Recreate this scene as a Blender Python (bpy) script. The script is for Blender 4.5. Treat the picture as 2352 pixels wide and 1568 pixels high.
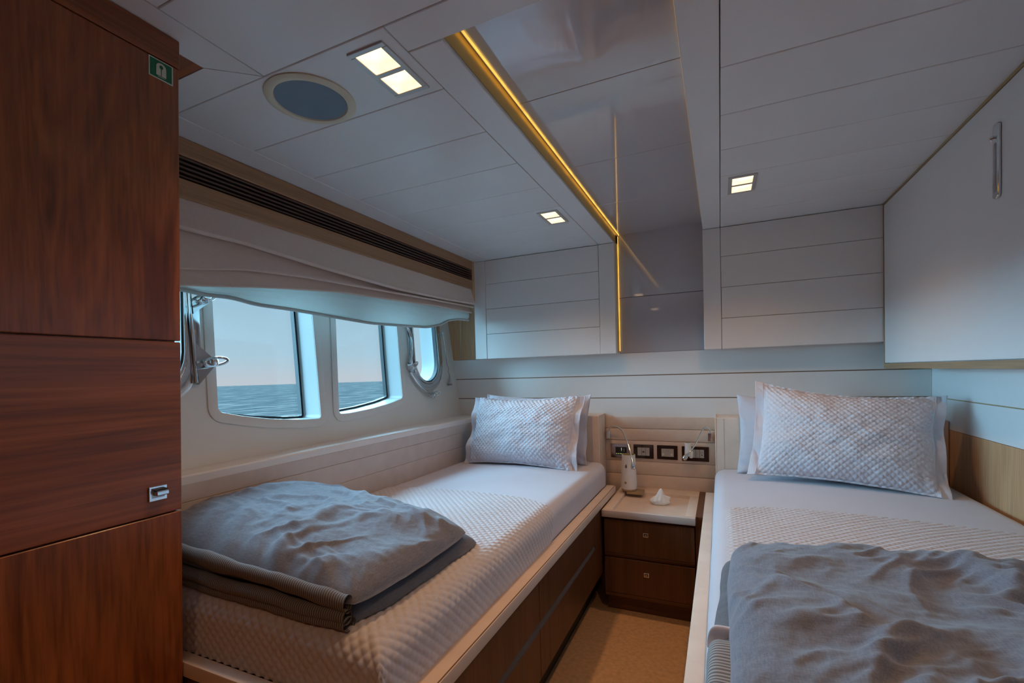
import bpy, bmesh, math
import numpy as np
from mathutils import Vector, Matrix

for o in list(bpy.data.objects):
    bpy.data.objects.remove(o)
scene = bpy.context.scene
COL = scene.collection
PI = math.pi

# ------------------------------------------------------------------ camera
cam_d = bpy.data.cameras.new('camera')
cam = bpy.data.objects.new('camera', cam_d)
COL.objects.link(cam)
R3 = Vector((0.91111733, 0.41120791, -0.02780764))
D3 = Vector((-0.01468689, -0.03503359, -0.99927821))
F3 = Vector((-0.41188531, 0.9108681, -0.02588034))
mw = Matrix.Identity(4)
for i in range(3):
    mw[i][0] = R3[i]
    mw[i][1] = -D3[i]
    mw[i][2] = -F3[i]
mw[2][3] = 1.2225
cam.matrix_world = mw
cam_d.sensor_width = 36.0
cam_d.lens = 1059.5 / 2352 * 36
cam_d.shift_y = 101.5 / 2352
cam_d.clip_start = 0.02
cam_d.clip_end = 2000
scene.camera = cam

# ------------------------------------------------------------------ world
world = bpy.data.worlds.new('sky')
scene.world = world
world.use_nodes = True
wn = world.node_tree
wn.nodes.clear()
w_out = wn.nodes.new('ShaderNodeOutputWorld')
w_bg = wn.nodes.new('ShaderNodeBackground')
w_tc = wn.nodes.new('ShaderNodeTexCoord')
w_sep = wn.nodes.new('ShaderNodeSeparateXYZ')
w_ramp = wn.nodes.new('ShaderNodeValToRGB')
wn.links.new(w_tc.outputs['Generated'], w_sep.inputs[0])
wn.links.new(w_sep.outputs['Z'], w_ramp.inputs[0])
wn.links.new(w_ramp.outputs[0], w_bg.inputs[0])
wn.links.new(w_bg.outputs[0], w_out.inputs[0])
cr = w_ramp.color_ramp
cr.elements[0].position = 0.0
cr.elements[0].color = (0.50, 0.55, 0.60, 1)
cr.elements[1].position = 1.0
cr.elements[1].color = (0.16, 0.36, 0.62, 1)
e = cr.elements.new(0.05)
e.color = (0.39, 0.56, 0.66, 1)
e = cr.elements.new(0.17)
e.color = (0.325, 0.515, 0.64, 1)
e = cr.elements.new(0.42)
e.color = (0.25, 0.46, 0.62, 1)
w_bg.inputs[1].default_value = 1.0

# ------------------------------------------------------------------ daylight: broad hazy sun outside the hull windows
sun_d = bpy.data.lights.new('hazy_sun', 'SUN')
sun_d.energy = 32.0
sun_d.angle = math.radians(85)
sun_d.color = (0.35, 0.74, 1.0)
sun = bpy.data.objects.new('hazy_sun', sun_d)
COL.objects.link(sun)
sun.location = (-6, 1.6, 4)
sun.rotation_euler = Vector((0.96, -0.10, -0.22)).to_track_quat('-Z', 'Y').to_euler()

scene.view_settings.view_transform = 'Standard'
scene.view_settings.look = 'None'
scene.view_settings.exposure = 0.16
scene.view_settings.gamma = 1.0
scene.view_settings.use_curve_mapping = False
scene.cycles.use_denoising = True
scene.cycles.max_bounces = 10
scene.cycles.diffuse_bounces = 6
scene.cycles.transparent_max_bounces = 16
scene.cycles.sample_clamp_indirect = 4.0

LAMP = 1.7        # strength of the ceiling lamp lenses
LED = 1.0          # strength of the cove strips

# ------------------------------------------------------------------ materials
def new_mat(name):
    m = bpy.data.materials.new(name)
    m.use_nodes = True
    nt = m.node_tree
    b = nt.nodes['Principled BSDF']
    return m, nt, b

def coords(nt, scale=(1, 1, 1), rot=(0, 0, 0)):
    tc = nt.nodes.new('ShaderNodeTexCoord')
    mp = nt.nodes.new('ShaderNodeMapping')
    mp.inputs['Scale'].default_value = scale
    mp.inputs['Rotation'].default_value = rot
    nt.links.new(tc.outputs['Object'], mp.inputs['Vector'])
    return mp.outputs[0]

def noise(nt, vec, scale, detail=3, rough=0.5, dist=0.0):
    n = nt.nodes.new('ShaderNodeTexNoise')
    n.inputs['Scale'].default_value = scale
    n.inputs['Detail'].default_value = detail
    n.inputs['Roughness'].default_value = rough
    n.inputs['Distortion'].default_value = dist
    nt.links.new(vec, n.inputs['Vector'])
    return n.outputs['Fac']

def ramp(nt, fac, stops):
    r = nt.nodes.new('ShaderNodeValToRGB')
    els = r.color_ramp.elements
    while len(els) < len(stops):
        els.new(0.5)
    for el, (p, c) in zip(els, stops):
        el.position = p
        el.color = (c[0], c[1], c[2], 1)
    nt.links.new(fac, r.inputs[0])
    return r.outputs[0]

def bump(nt, b, height, strength, dist):
    bp = nt.nodes.new('ShaderNodeBump')
    bp.inputs['Strength'].default_value = strength
    bp.inputs['Distance'].default_value = dist
    nt.links.new(height, bp.inputs['Height'])
    nt.links.new(bp.outputs[0], b.inputs['Normal'])

def plain(name, col, rough=0.5, metal=0.0, var=0.06, vs=6.0, bmp=0.0, bs=300.0, bd=0.0005, coat=0.0, spec=0.5):
    m, nt, b = new_mat(name)
    v = coords(nt)
    f = noise(nt, v, vs, 3)
    lo = [c * (1 - var) for c in col]
    hi = [min(1, c * (1 + var)) for c in col]
    nt.links.new(ramp(nt, f, [(0.3, lo), (0.7, hi)]), b.inputs['Base Color'])
    b.inputs['Roughness'].default_value = rough
    b.inputs['Metallic'].default_value = metal
    b.inputs['Specular IOR Level'].default_value = spec
    if coat:
        b.inputs['Coat Weight'].default_value = coat
        b.inputs['Coat Roughness'].default_value = 0.04
    if bmp:
        bump(nt, b, noise(nt, v, bs, 2), bmp, bd)
    return m

def wood(name, dark, light, axis, rough=0.4, fine=110.0, coarse=9.0, coat=0.0, streak=0.5):
    """grain runs along axis (0,1,2)"""
    m, nt, b = new_mat(name)
    s = [1.0, 1.0, 1.0]
    s[axis] = 0.06
    v = coords(nt, s)
    s2 = [1.0, 1.0, 1.0]
    s2[axis] = 0.025
    v2 = coords(nt, s2)
    a = noise(nt, v, coarse, 4, 0.55, 1.2)
    f = noise(nt, v2, fine, 2, 0.6)
    mid = [(x + y) / 2 for x, y in zip(dark, light)]
    base = ramp(nt, a, [(0.28, dark), (0.44, light), (0.52, mid), (0.62, light), (0.75, dark)])
    st = ramp(nt, f, [(0.3, (1 - streak,) * 3), (0.6, (1, 1, 1))])
    mx = nt.nodes.new('ShaderNodeMix')
    mx.data_type = 'RGBA'
    mx.blend_type = 'MULTIPLY'
    mx.inputs[0].default_value = 0.8
    nt.links.new(base, mx.inputs[6])
    nt.links.new(st, mx.inputs[7])
    nt.links.new(mx.outputs[2], b.inputs['Base Color'])
    b.inputs['Roughness'].default_value = rough
    if coat:
        b.inputs['Coat Weight'].default_value = coat
        b.inputs['Coat Roughness'].default_value = 0.15
    bump(nt, b, f, 0.08, 0.0006)
    return m

def emis(name, col, strength):
    m, nt, b = new_mat(name)
    b.inputs['Base Color'].default_value = (*col, 1)
    b.inputs['Emission Color'].default_value = (*col, 1)
    v = coords(nt)
    f = noise(nt, v, 14.0, 2)
    mr = nt.nodes.new('ShaderNodeMapRange')
    mr.inputs[1].default_value = 0.3
    mr.inputs[2].default_value = 0.7
    mr.inputs[3].default_value = strength * 0.7
    mr.inputs[4].default_value = strength * 1.3
    nt.links.new(f, mr.inputs[0])
    nt.links.new(mr.outputs[0], b.inputs['Emission Strength'])
    return m

def glass(name, tint=(0.97, 0.99, 1.0), ior=1.45):
    m = bpy.data.materials.new(name)
    m.use_nodes = True
    nt = m.node_tree
    nt.nodes.clear()
    out = nt.nodes.new('ShaderNodeOutputMaterial')
    tr = nt.nodes.new('ShaderNodeBsdfTransparent')
    gl = nt.nodes.new('ShaderNodeBsdfGlossy')
    lw = nt.nodes.new('ShaderNodeLayerWeight')
    lw.inputs[0].default_value = 0.5
    pw = nt.nodes.new('ShaderNodeMath')
    pw.operation = 'POWER'
    pw.inputs[1].default_value = 5.0
    nt.links.new(lw.outputs['Facing'], pw.inputs[0])
    fr = nt.nodes.new('ShaderNodeMapRange')      # Schlick reflectance of one pane face
    fr.inputs[3].default_value = 0.03
    fr.inputs[4].default_value = 0.9
    nt.links.new(pw.outputs[0], fr.inputs[0])
    mx = nt.nodes.new('ShaderNodeMixShader')
    tr.inputs[0].default_value = (*tint, 1)
    gl.inputs['Roughness'].default_value = 0.01
    nt.links.new(fr.outputs[0], mx.inputs[0])
    nt.links.new(tr.outputs[0], mx.inputs[1])
    nt.links.new(gl.outputs[0], mx.inputs[2])
    nt.links.new(mx.outputs[0], out.inputs[0])
    return m

def cloth(name, col, weave=900.0, bmp=0.25, var=0.08, vs=30.0, transl=0.0, sheen=0.2):
    m, nt, b = new_mat(name)
    v = coords(nt)
    f = noise(nt, v, vs, 4, 0.65)
    lo = [c * (1 - var) for c in col]
    hi = [min(1, c * (1 + var)) for c in col]
    nt.links.new(ramp(nt, f, [(0.25, lo), (0.75, hi)]), b.inputs['Base Color'])
    b.inputs['Roughness'].default_value = 0.9
    b.inputs['Sheen Weight'].default_value = sheen
    b.inputs['Specular IOR Level'].default_value = 0.2
    bump(nt, b, noise(nt, v, weave, 2), bmp, 0.0006)
    if transl:
        out = nt.nodes['Material Output']
        t = nt.nodes.new('ShaderNodeBsdfTranslucent')
        t.inputs[0].default_value = (*col, 1)
        mx = nt.nodes.new('ShaderNodeMixShader')
        mx.inputs[0].default_value = transl
        nt.links.new(b.outputs[0], mx.inputs[1])
        nt.links.new(t.outputs[0], mx.inputs[2])
        nt.links.new(mx.outputs[0], out.inputs[0])
    return m

def linen(name, c_lo, c_hi):
    m, nt, b = new_mat(name)
    va = coords(nt, (1, 0.12, 1))
    vb = coords(nt, (0.12, 1, 1))
    f1 = noise(nt, va, 420, 2)
    f2 = noise(nt, vb, 420, 2)
    ad = nt.nodes.new('ShaderNodeMath')
    ad.operation = 'ADD'
    nt.links.new(f1, ad.inputs[0])
    nt.links.new(f2, ad.inputs[1])
    hf = nt.nodes.new('ShaderNodeMath')
    hf.operation = 'MULTIPLY'
    hf.inputs[1].default_value = 0.5
    nt.links.new(ad.outputs[0], hf.inputs[0])
    nt.links.new(ramp(nt, hf.outputs[0], [(0.3, c_lo), (0.7, c_hi)]), b.inputs['Base Color'])
    b.inputs['Roughness'].default_value = 0.85
    b.inputs['Sheen Weight'].default_value = 0.25
    b.inputs['Specular IOR Level'].default_value = 0.2
    bump(nt, b, hf.outputs[0], 0.3, 0.0008)
    return m

def stripes(name, c1, c2, axis, period):
    m, nt, b = new_mat(name)
    s = [0.0, 0.0, 0.0]
    s[axis] = 1.0
    v = coords(nt, s)
    w = nt.nodes.new('ShaderNodeTexWave')
    w.wave_type = 'BANDS'
    w.bands_direction = 'XYZ'[axis]
    w.inputs['Scale'].default_value = 0.314159 / period
    w.inputs['Distortion'].default_value = 0.0
    nt.links.new(v, w.inputs['Vector'])
    nt.links.new(ramp(nt, w.outputs['Fac'], [(0.45, c1), (0.6, c2)]), b.inputs['Base Color'])
    b.inputs['Roughness'].default_value = 0.9
    return m

CREAM = (0.81, 0.79, 0.77)
M_LACQ = plain('cream_lacquer', CREAM, 0.32, var=0.02, vs=3)
M_CEIL = plain('ceiling_lacquer', (0.75, 0.78, 0.80), 0.26, var=0.02, vs=3)
M_GLOSS = plain('gloss_lacquer', (0.52, 0.51, 0.54), 0.04, var=0.01, coat=1.0)
M_GLOSS.node_tree.nodes['Principled BSDF'].inputs['Coat IOR'].default_value = 1.9
M_WHITE = plain('white_lacquer', (0.82, 0.84, 0.86), 0.28, var=0.02, vs=3)
M_BASE = plain('dark_joint', (0.05, 0.04, 0.035), 0.8)
M_STRIP = plain('brown_inlay', (0.16, 0.09, 0.04), 0.5)
M_BRASS = plain('brass_inlay', (0.42, 0.33, 0.16), 0.35, 0.3)
M_LEATH = plain('cream_leather', (0.70, 0.56, 0.46), 0.5, var=0.05, vs=14, bmp=0.25, bs=700)
M_LEATH2 = plain('grey_leather', (0.62, 0.54, 0.50), 0.5, var=0.05, vs=14, bmp=0.25, bs=700)
M_HULL = plain('hull_liner', (0.76, 0.75, 0.71), 0.45, var=0.03, vs=2.5)
M_REV = plain('window_reveal', (0.47, 0.50, 0.50), 0.4, var=0.02)
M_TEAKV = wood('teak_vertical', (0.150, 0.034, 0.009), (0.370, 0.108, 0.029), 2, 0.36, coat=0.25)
M_TEAKH = wood('teak_horizontal', (0.150, 0.034, 0.009), (0.370, 0.108, 0.029), 1, 0.36, coat=0.25)
M_TEAKX = wood('teak_across', (0.150, 0.034, 0.009), (0.370, 0.108, 0.029), 0, 0.4)
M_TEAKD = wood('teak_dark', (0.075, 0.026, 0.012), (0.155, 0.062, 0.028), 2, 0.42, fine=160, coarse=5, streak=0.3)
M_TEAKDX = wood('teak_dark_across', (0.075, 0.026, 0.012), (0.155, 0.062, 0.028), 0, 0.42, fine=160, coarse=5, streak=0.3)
M_OAKH = wood('oak_pelmet', (0.30, 0.150, 0.070), (0.44, 0.235, 0.115), 1, 0.45, fine=180, coarse=3, streak=0.25)
M_OAKV = wood('oak_vertical', (0.54, 0.28, 0.14), (0.70, 0.41, 0.22), 2, 0.45, fine=190, coarse=4, streak=0.3)
M_OAKT = wood('oak_trim', (0.30, 0.20, 0.11), (0.40, 0.27, 0.16), 1, 0.45, fine=180, coarse=3, streak=0.25)
M_SLAT = plain('slat_brown', (0.10, 0.055, 0.035), 0.55)
M_BLACK = plain('black', (0.012, 0.012, 0.013), 0.5)
M_GASK = plain('gasket_black', (0.008, 0.018, 0.024), 0.45)
M_CHROME = plain('chrome', (0.72, 0.74, 0.76), 0.08, 1.0, var=0.02)
M_STEEL = plain('brushed_steel', (0.45, 0.45, 0.46), 0.3, 1.0, var=0.04)
M_FRAME = plain('pale_metal_frame', (0.55, 0.56, 0.56), 0.35, 0.5, var=0.03)
M_ALU = plain('aluminium_lip', (0.24, 0.22, 0.21), 0.4, 0.6, var=0.04)
M_GLASS = glass('window_glass')
M_SHEET = cloth('white_sheet', (0.56, 0.54, 0.60), var=0.02, vs=5)
M_QUILT = cloth('white_quilt', (0.56, 0.53, 0.56), var=0.03, vs=6)
M_SHAM = cloth('white_sham', (0.66, 0.64, 0.70), var=0.02, vs=6)
M_BLIND = cloth('beige_blind', (0.78, 0.63, 0.55), var=0.04, vs=60, weave=700, transl=0.12)
M_LINING = cloth('blind_lining', (0.66, 0.68, 0.66), var=0.03, vs=40, weave=700, transl=0.45)
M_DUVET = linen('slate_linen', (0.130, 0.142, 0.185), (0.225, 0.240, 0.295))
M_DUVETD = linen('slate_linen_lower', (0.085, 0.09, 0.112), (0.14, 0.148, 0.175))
M_TICKX = stripes('ticking_stripe', (0.25, 0.23, 0.22), (0.09, 0.09, 0.10), 0, 0.0060)
M_TICKY = stripes('ticking_stripe_side', (0.34, 0.32, 0.31), (0.12, 0.12, 0.13), 1, 0.0085)
M_CARPET = plain('carpet', (0.66, 0.40, 0.21), 0.95, var=0.12, vs=60, bmp=0.6, bs=600, bd=0.002)
M_LAMP = emis('lamp_lens_glow', (1.0, 0.70, 0.40), LAMP)
M_LED = emis('led_glow', (1.0, 0.58, 0.10), LED)
M_LEDDIM = emis('led_glow_dim', (1.0, 0.62, 0.16), LED * 0.3)
M_GLOWGOLD = plain('gold_glow_face', (0.60, 0.42, 0.12), 0.3, 0.5)  # golden glow of the strips is put into this base colour
M_GREEN = plain('sign_green', (0.0, 0.16, 0.075), 0.4)
M_SIGNW = plain('sign_white', (0.62, 0.66, 0.55), 0.5)
M_GRILLE = plain('speaker_grille', (0.17, 0.25, 0.33), 0.6, bmp=0.5, bs=1500)
M_RING = plain('speaker_ring', (0.66, 0.62, 0.48), 0.4)
M_CERAM = plain('white_ceramic', (0.80, 0.79, 0.77), 0.45, var=0.02)
M_SHELL = plain('shell_white', (0.80, 0.77, 0.73), 0.55, var=0.05, vs=40, bmp=0.3, bs=90, bd=0.002)
M_LWOOD = wood('light_wood', (0.36, 0.24, 0.13), (0.48, 0.33, 0.19), 0, 0.5, fine=250)
M_SMOKE = plain('smoked_plate', (0.030, 0.020, 0.020), 0.06, coat=0.8)
M_BRONZE = plain('bronze_plate', (0.34, 0.29, 0.29), 0.12, 0.9)
M_MODULE = plain('grey_module', (0.42, 0.41, 0.40), 0.45)
M_SCREEN = plain('screen_black', (0.006, 0.006, 0.007), 0.15)
M_PIX = emis('screen_marks', (0.45, 0.62, 0.25), 0.5)
M_PIXW = emis('screen_digit', (0.7, 0.75, 0.75), 0.5)
M_RUBBER = plain('grey_fob', (0.30, 0.30, 0.31), 0.4)

# ------------------------------------------------------------------ object helpers
ORG = {}

def link_mesh(name, verts, faces, mat, parent=None, smooth=False, origin=None):
    v = np.asarray(verts, dtype=float)
    if origin is None:
        mn, mx = v.min(0), v.max(0)
        origin = Vector(((mn[0] + mx[0]) / 2, (mn[1] + mx[1]) / 2, mn[2]))
    origin = Vector(origin)
    me = bpy.data.meshes.new(name)
    v = v - np.array(origin)
    if isinstance(faces, np.ndarray):
        n = len(faces)
        k = faces.shape[1]
        me.vertices.add(len(v))
        me.vertices.foreach_set('co', v.ravel())
        me.loops.add(n * k)
        me.loops.foreach_set('vertex_index', faces.ravel().astype(np.int32))
        me.polygons.add(n)
        me.polygons.foreach_set('loop_start', np.arange(0, n * k, k, dtype=np.int32))
        me.polygons.foreach_set('loop_total', np.full(n, k, dtype=np.int32))
        me.update(calc_edges=True)
        me.validate()
    else:
        me.from_pydata([tuple(p) for p in v], [], faces)
        me.update()
    if smooth:
        me.polygons.foreach_set('use_smooth', np.ones(len(me.polygons), dtype=bool))
    me.materials.append(mat)
    o = bpy.data.objects.new(name, me)
    COL.objects.link(o)
    ORG[o] = origin
    if parent is not None:
        o.parent = parent
        o.location = origin - ORG[parent]
    else:
        o.location = origin
    return o

def from_bm(name, bm, mat, parent=None, smooth=False):
    bmesh.ops.recalc_face_normals(bm, faces=bm.faces[:])
    bm.verts.ensure_lookup_table()
    v = [tuple(q.co) for q in bm.verts]
    f = [[q.index for q in fc.verts] for fc in bm.faces]
    bm.free()
    o = link_mesh(name, v, f, mat, parent)
    if smooth:
        shade(o)
    return o

def shade(o, ang=40):
    me = o.data
    me.polygons.foreach_set('use_smooth', np.ones(len(me.polygons), dtype=bool))
    me.set_sharp_from_angle(angle=math.radians(ang))

def thing(name, loc, label=None, cat=None, group=None):
    o = bpy.data.objects.new(name, None)
    o.empty_display_size = 0.05
    COL.objects.link(o)
    o.location = loc
    ORG[o] = Vector(loc)
    if label:
        tag(o, label, cat, group)
    return o

def tag(o, label, cat, group=None, kind=None):
    if label:
        o['label'] = label
    if cat:
        o['category'] = cat
    if group:
        o['group'] = group
    if kind:
        o['kind'] = kind
    return o

def struct(o, label=None, cat=None):
    o['kind'] = 'structure'
    if label:
        o['label'] = label
        o['category'] = cat or 'wall'
    return o

def bm_box(x0, x1, y0, y1, z0, z1, bev=0.0, seg=2):
    bm = bmesh.new()
    bmesh.ops.create_cube(bm, size=1.0)
    for v in bm.verts:
        v.co = Vector(((x0 + x1) / 2 + v.co.x * (x1 - x0), (y0 + y1) / 2 + v.co.y * (y1 - y0), (z0 + z1) / 2 + v.co.z * (z1 - z0)))
    if bev > 0:
        bmesh.ops.bevel(bm, geom=bm.edges[:], offset=bev, segments=seg, affect='EDGES', profile=0.5, clamp_overlap=True)
    return bm

def box(name, x0, x1, y0, y1, z0, z1, mat, parent=None, bev=0.0015, seg=1):
    return from_bm(name, bm_box(x0, x1, y0, y1, z0, z1, bev, seg), mat, parent, smooth=(seg > 1))

def shear_box(name, x0, x1, y0, y1, z0, z1, fx, mat, parent=None, bev=0.0015):
    """box whose x is moved by fx(z)"""
    bm = bm_box(x0, x1, y0, y1, z0, z1, bev, 1)
    for v in bm.verts:
        v.co.x += fx(v.co.z)
    return from_bm(name, bm, mat, parent)

def tube(name, pts, rad, mat, parent=None, n=10, closed=False):
    pts = [Vector(p) for p in pts]
    rads = rad if isinstance(rad, (list, tuple)) else [rad] * len(pts)
    vs, fs = [], []
    up = Vector((0.13, 0.21, 0.97)).normalized()
    prev = None
    N = len(pts)
    for i, p in enumerate(pts):
        if closed:
            t = (pts[(i + 1) % N] - pts[i - 1]).normalized()
        else:
            t = (pts[min(i + 1, N - 1)] - pts[max(i - 1, 0)]).normalized()
        if prev is None:
            a = t.cross(up)
            if a.length < 1e-3:
                a = t.cross(Vector((1, 0, 0)))
            a.normalize()
        else:
            a = prev - t * prev.dot(t)
            a.normalize()
        prev = a
        b = t.cross(a)
        for k in range(n):
            an = 2 * PI * k / n
            vs.append(p + (a * math.cos(an) + b * math.sin(an)) * rads[i])
    rng = N if closed else N - 1
    for i in range(rng):
        for k in range(n):
            j = (i + 1) % N
            fs.append([i * n + k, i * n + (k + 1) % n, j * n + (k + 1) % n, j * n + k])
    if not closed:
        fs.append(list(range(n))[::-1])
        fs.append([(N - 1) * n + k for k in range(n)])
    o = link_mesh(name, [tuple(v) for v in vs], fs, mat, parent)
    shade(o, 60)
    return o

def smooth_path(ctrl, n=40):
    c = np.array(ctrl, float)
    d = np.concatenate([[0], np.cumsum(np.linalg.norm(np.diff(c, axis=0), axis=1))])
    t = np.linspace(0, d[-1], n)
    # Catmull-Rom style via piecewise cubic hermite
    m = np.gradient(c, d, axis=0)
    out = []
    for s in t:
        i = min(max(np.searchsorted(d, s) - 1, 0), len(d) - 2)
        h = d[i + 1] - d[i]
        u = (s - d[i]) / h
        out.append((2 * u**3 - 3 * u**2 + 1) * c[i] + (u**3 - 2 * u**2 + u) * h * m[i] + (-2 * u**3 + 3 * u**2) * c[i + 1] + (u**3 - u**2) * h * m[i + 1])
    return [tuple(p) for p in out]

def lathe(name, prof, center, mat, parent=None, n=40, axis=2, scale=(1, 1)):
    """prof: list of (r, h); h along axis"""
    vs, fs = [], []
    for (r, h) in prof:
        for k in range(n):
            a = 2 * PI * k / n
            c, s = r * math.cos(a) * scale[0], r * math.sin(a) * scale[1]
            if axis == 2:
                p = (center[0] + c, center[1] + s, center[2] + h)
            elif axis == 1:
                p = (center[0] + c, center[1] + h, center[2] + s)
            else:
                p = (center[0] + h, center[1] + c, center[2] + s)
            vs.append(p)
    for i in range(len(prof) - 1):
        for k in range(n):
            fs.append([i * n + k, i * n + (k + 1) % n, (i + 1) * n + (k + 1) % n, (i + 1) * n + k])
    if prof[0][0] > 1e-6:
        fs.append(list(range(n))[::-1])
    if prof[-1][0] > 1e-6:
        fs.append([(len(prof) - 1) * n + k for k in range(n)])
    bm = bmesh.new()
    bv = [bm.verts.new(p) for p in vs]
    for f in fs:
        try:
            bm.faces.new([bv[i] for i in f])
        except ValueError:
            pass
    bmesh.ops.remove_doubles(bm, verts=bm.verts[:], dist=1e-6)
    return from_bm(name, bm, mat, parent, smooth=True)

def prism_yz(name, pts, x0, x1, mat, parent=None, bev=0.0):
    """polygon in (y,z) extruded in x"""
    bm = bmesh.new()
    a = [bm.verts.new((x0, y, z)) for y, z in pts]
    b = [bm.verts.new((x1, y, z)) for y, z in pts]
    bm.faces.new(a)
    bm.faces.new(b[::-1])
    n = len(pts)
    for i in range(n):
        bm.faces.new([a[i], b[i], b[(i + 1) % n], a[(i + 1) % n]])
    if bev:
        bmesh.ops.recalc_face_normals(bm, faces=bm.faces[:])
        bmesh.ops.bevel(bm, geom=bm.edges[:], offset=bev, segments=1, affect='EDGES', profile=0.5)
    return from_bm(name, bm, mat, parent)

# ------------------------------------------------------------------ noise for cloth
def _hash(ix, iy, seed):
    n = (ix.astype(np.int64) * 374761393 + iy.astype(np.int64) * 668265263 + seed * 974634777) & 0x7fffffff
    n = ((n ^ (n >> 13)) * 1274126177) & 0x7fffffff
    n = n ^ (n >> 16)
    return (n & 0xffff) / 65535.0

def vnoise(x, y, seed=0):
    ix, iy = np.floor(x), np.floor(y)
    fx, fy = x - ix, y - iy
    ux = fx**3 * (fx * (fx * 6 - 15) + 10)
    uy = fy**3 * (fy * (fy * 6 - 15) + 10)
    a = _hash(ix, iy, seed)
    b = _hash(ix + 1, iy, seed)
    c = _hash(ix, iy + 1, seed)
    d = _hash(ix + 1, iy + 1, seed)
    return (a * (1 - ux) + b * ux) * (1 - uy) + (c * (1 - ux) + d * ux) * uy

def fbm(x, y, seed=0, oct=4):
    s, amp, tot = 0, 1.0, 0
    for k in range(oct):
        s = s + amp * vnoise(x * 2**k + 17.3 * k, y * 2**k - 9.1 * k, seed + k)
        tot += amp
        amp *= 0.5
    return s / tot

def ridge(x, y, seed=0):
    return 1 - np.abs(2 * vnoise(x, y, seed) - 1)

def pnoise(x, y, seed=0):
    """gradient noise, about -0.7..0.7"""
    ix, iy = np.floor(x), np.floor(y)
    fx, fy = x - ix, y - iy
    ux = fx**3 * (fx * (fx * 6 - 15) + 10)
    uy = fy**3 * (fy * (fy * 6 - 15) + 10)
    def g(dx, dy):
        a = _hash(ix + dx, iy + dy, seed) * 2 * PI
        return np.cos(a) * (fx - dx) + np.sin(a) * (fy - dy)
    return (g(0, 0) * (1 - ux) + g(1, 0) * ux) * (1 - uy) + (g(0, 1) * (1 - ux) + g(1, 1) * ux) * uy

def crease(x, y, seed, w):
    """soft raised folds along the zero lines of a noise field"""
    n = pnoise(x, y, seed)
    return np.exp(-(n / w)**2)

def grid_faces(nu, nv, wrap=False):
    i = np.arange(nu - 1)
    j = np.arange(nv - (0 if wrap else 1))
    I, J = np.meshgrid(i, j, indexing='ij')
    J2 = (J + 1) % nv
    return np.stack([I * nv + J, (I + 1) * nv + J, (I + 1) * nv + J2, I * nv + J2], -1).reshape(-1, 4)

def grid_normals(P):
    du = np.gradient(P, axis=0)
    dv = np.gradient(P, axis=1)
    n = np.cross(du, dv)
    l = np.linalg.norm(n, axis=2, keepdims=True)
    return n / np.maximum(l, 1e-9)

def diamonds(a, b, p):
    s = np.abs(np.sin(PI * (a + b) / p)) * np.abs(np.sin(PI * (a - b) / p))
    return s ** 0.6

# ================================================================== STRUCTURE
XR = 0.909      # right wall
YB = 2.80       # aft wall face
ZC = 1.9625     # ceiling face
YF = -0.75      # wall behind the camera

# ---- sea outside
def build_sea():
    n = 64
    rs = [0.0, 6, 15, 30, 60, 110, 170, 250]
    vs, fs = [(0, 0, 0)], []
    for r in rs[1:]:
        for k in range(n):
            a = 2 * PI * k / n
            vs.append((r * math.cos(a), r * math.sin(a), 0))
    for k in range(n):
        fs.append([0, 1 + k, 1 + (k + 1) % n])
    for i in range(len(rs) - 2):
        for k in range(n):
            fs.append([1 + i * n + k, 1 + (i + 1) * n + k, 1 + (i + 1) * n + (k + 1) % n, 1 + i * n + (k + 1) % n])
    v = np.array(vs) + np.array([-1.0, 1.5, -0.85])
    m, nt, b = new_mat('sea_water')
    c1 = coords(nt, (0.5, 0.16, 1))
    f = noise(nt, c1, 1.6, 5, 0.62, 0.4)
    nt.links.new(ramp(nt, f, [(0.36, (0.070, 0.082, 0.082)), (0.52, (0.118, 0.118, 0.116)), (0.66, (0.27, 0.235, 0.215))]), b.inputs['Base Color'])
    b.inputs['Roughness'].default_value = 0.6
    b.inputs['Specular IOR Level'].default_value = 0.0
    bump(nt, b, f, 0.5, 0.25)
    o = link_mesh('sea', v, fs, m)
    tag(o, 'calm blue green sea seen through the hull windows', 'sea', kind='stuff')
build_sea()

# ---- floor
fl = box('floor', -1.9, XR + 0.06, YF - 0.06, YB + 0.1, -0.08, 0.0, M_CARPET, bev=0)
struct(fl, 'warm beige carpet in the aisle between the berths', 'floor')

# ---- back wall with all its boards
wb = box('wall_back', -1.95, XR + 0.06, YB + 0.012, YB + 0.10, -0.08, 2.16, M_BASE, bev=0)
struct(wb, 'cream panelled wall behind the pillows with dark inlay lines', 'wall')
G = 0.0018
for z0, z1 in ((0.0, 0.92), (0.924, 1.056), (1.061, 1.190), (1.195, 1.326)):
    box('board', -1.80, XR, YB, YB + 0.012, z0, z1, M_LACQ, wb, bev=0.001)
for z in (1.0585, 1.1925):
    box('inlay', -1.80, XR, YB + 0.002, YB + 0.010, z - 0.003, z + 0.003, M_STRIP, wb, bev=0)
for z0, z1 in ((1.3275, 1.6550), (1.6575, 2.06)):
    o = box('gloss_panel', -0.548, -0.0764, YB - 0.001, YB + 0.012, z0, z1, M_GLOSS, wb, bev=0.001)
    o['label'] = 'glossy lacquer panel in the middle of the wall'
o = box('wood_panel', -1.82, -1.473, YB - 0.001, YB + 0.012, 1.3275, 2.06, M_OAKV, wb, bev=0.001)
o['label'] = 'narrow oak strip between hull and wall cupboard'
YP = 2.688
SZ = (1.324, 1.4843, 1.6467, 1.8080, ZC - 0.002)
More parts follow.
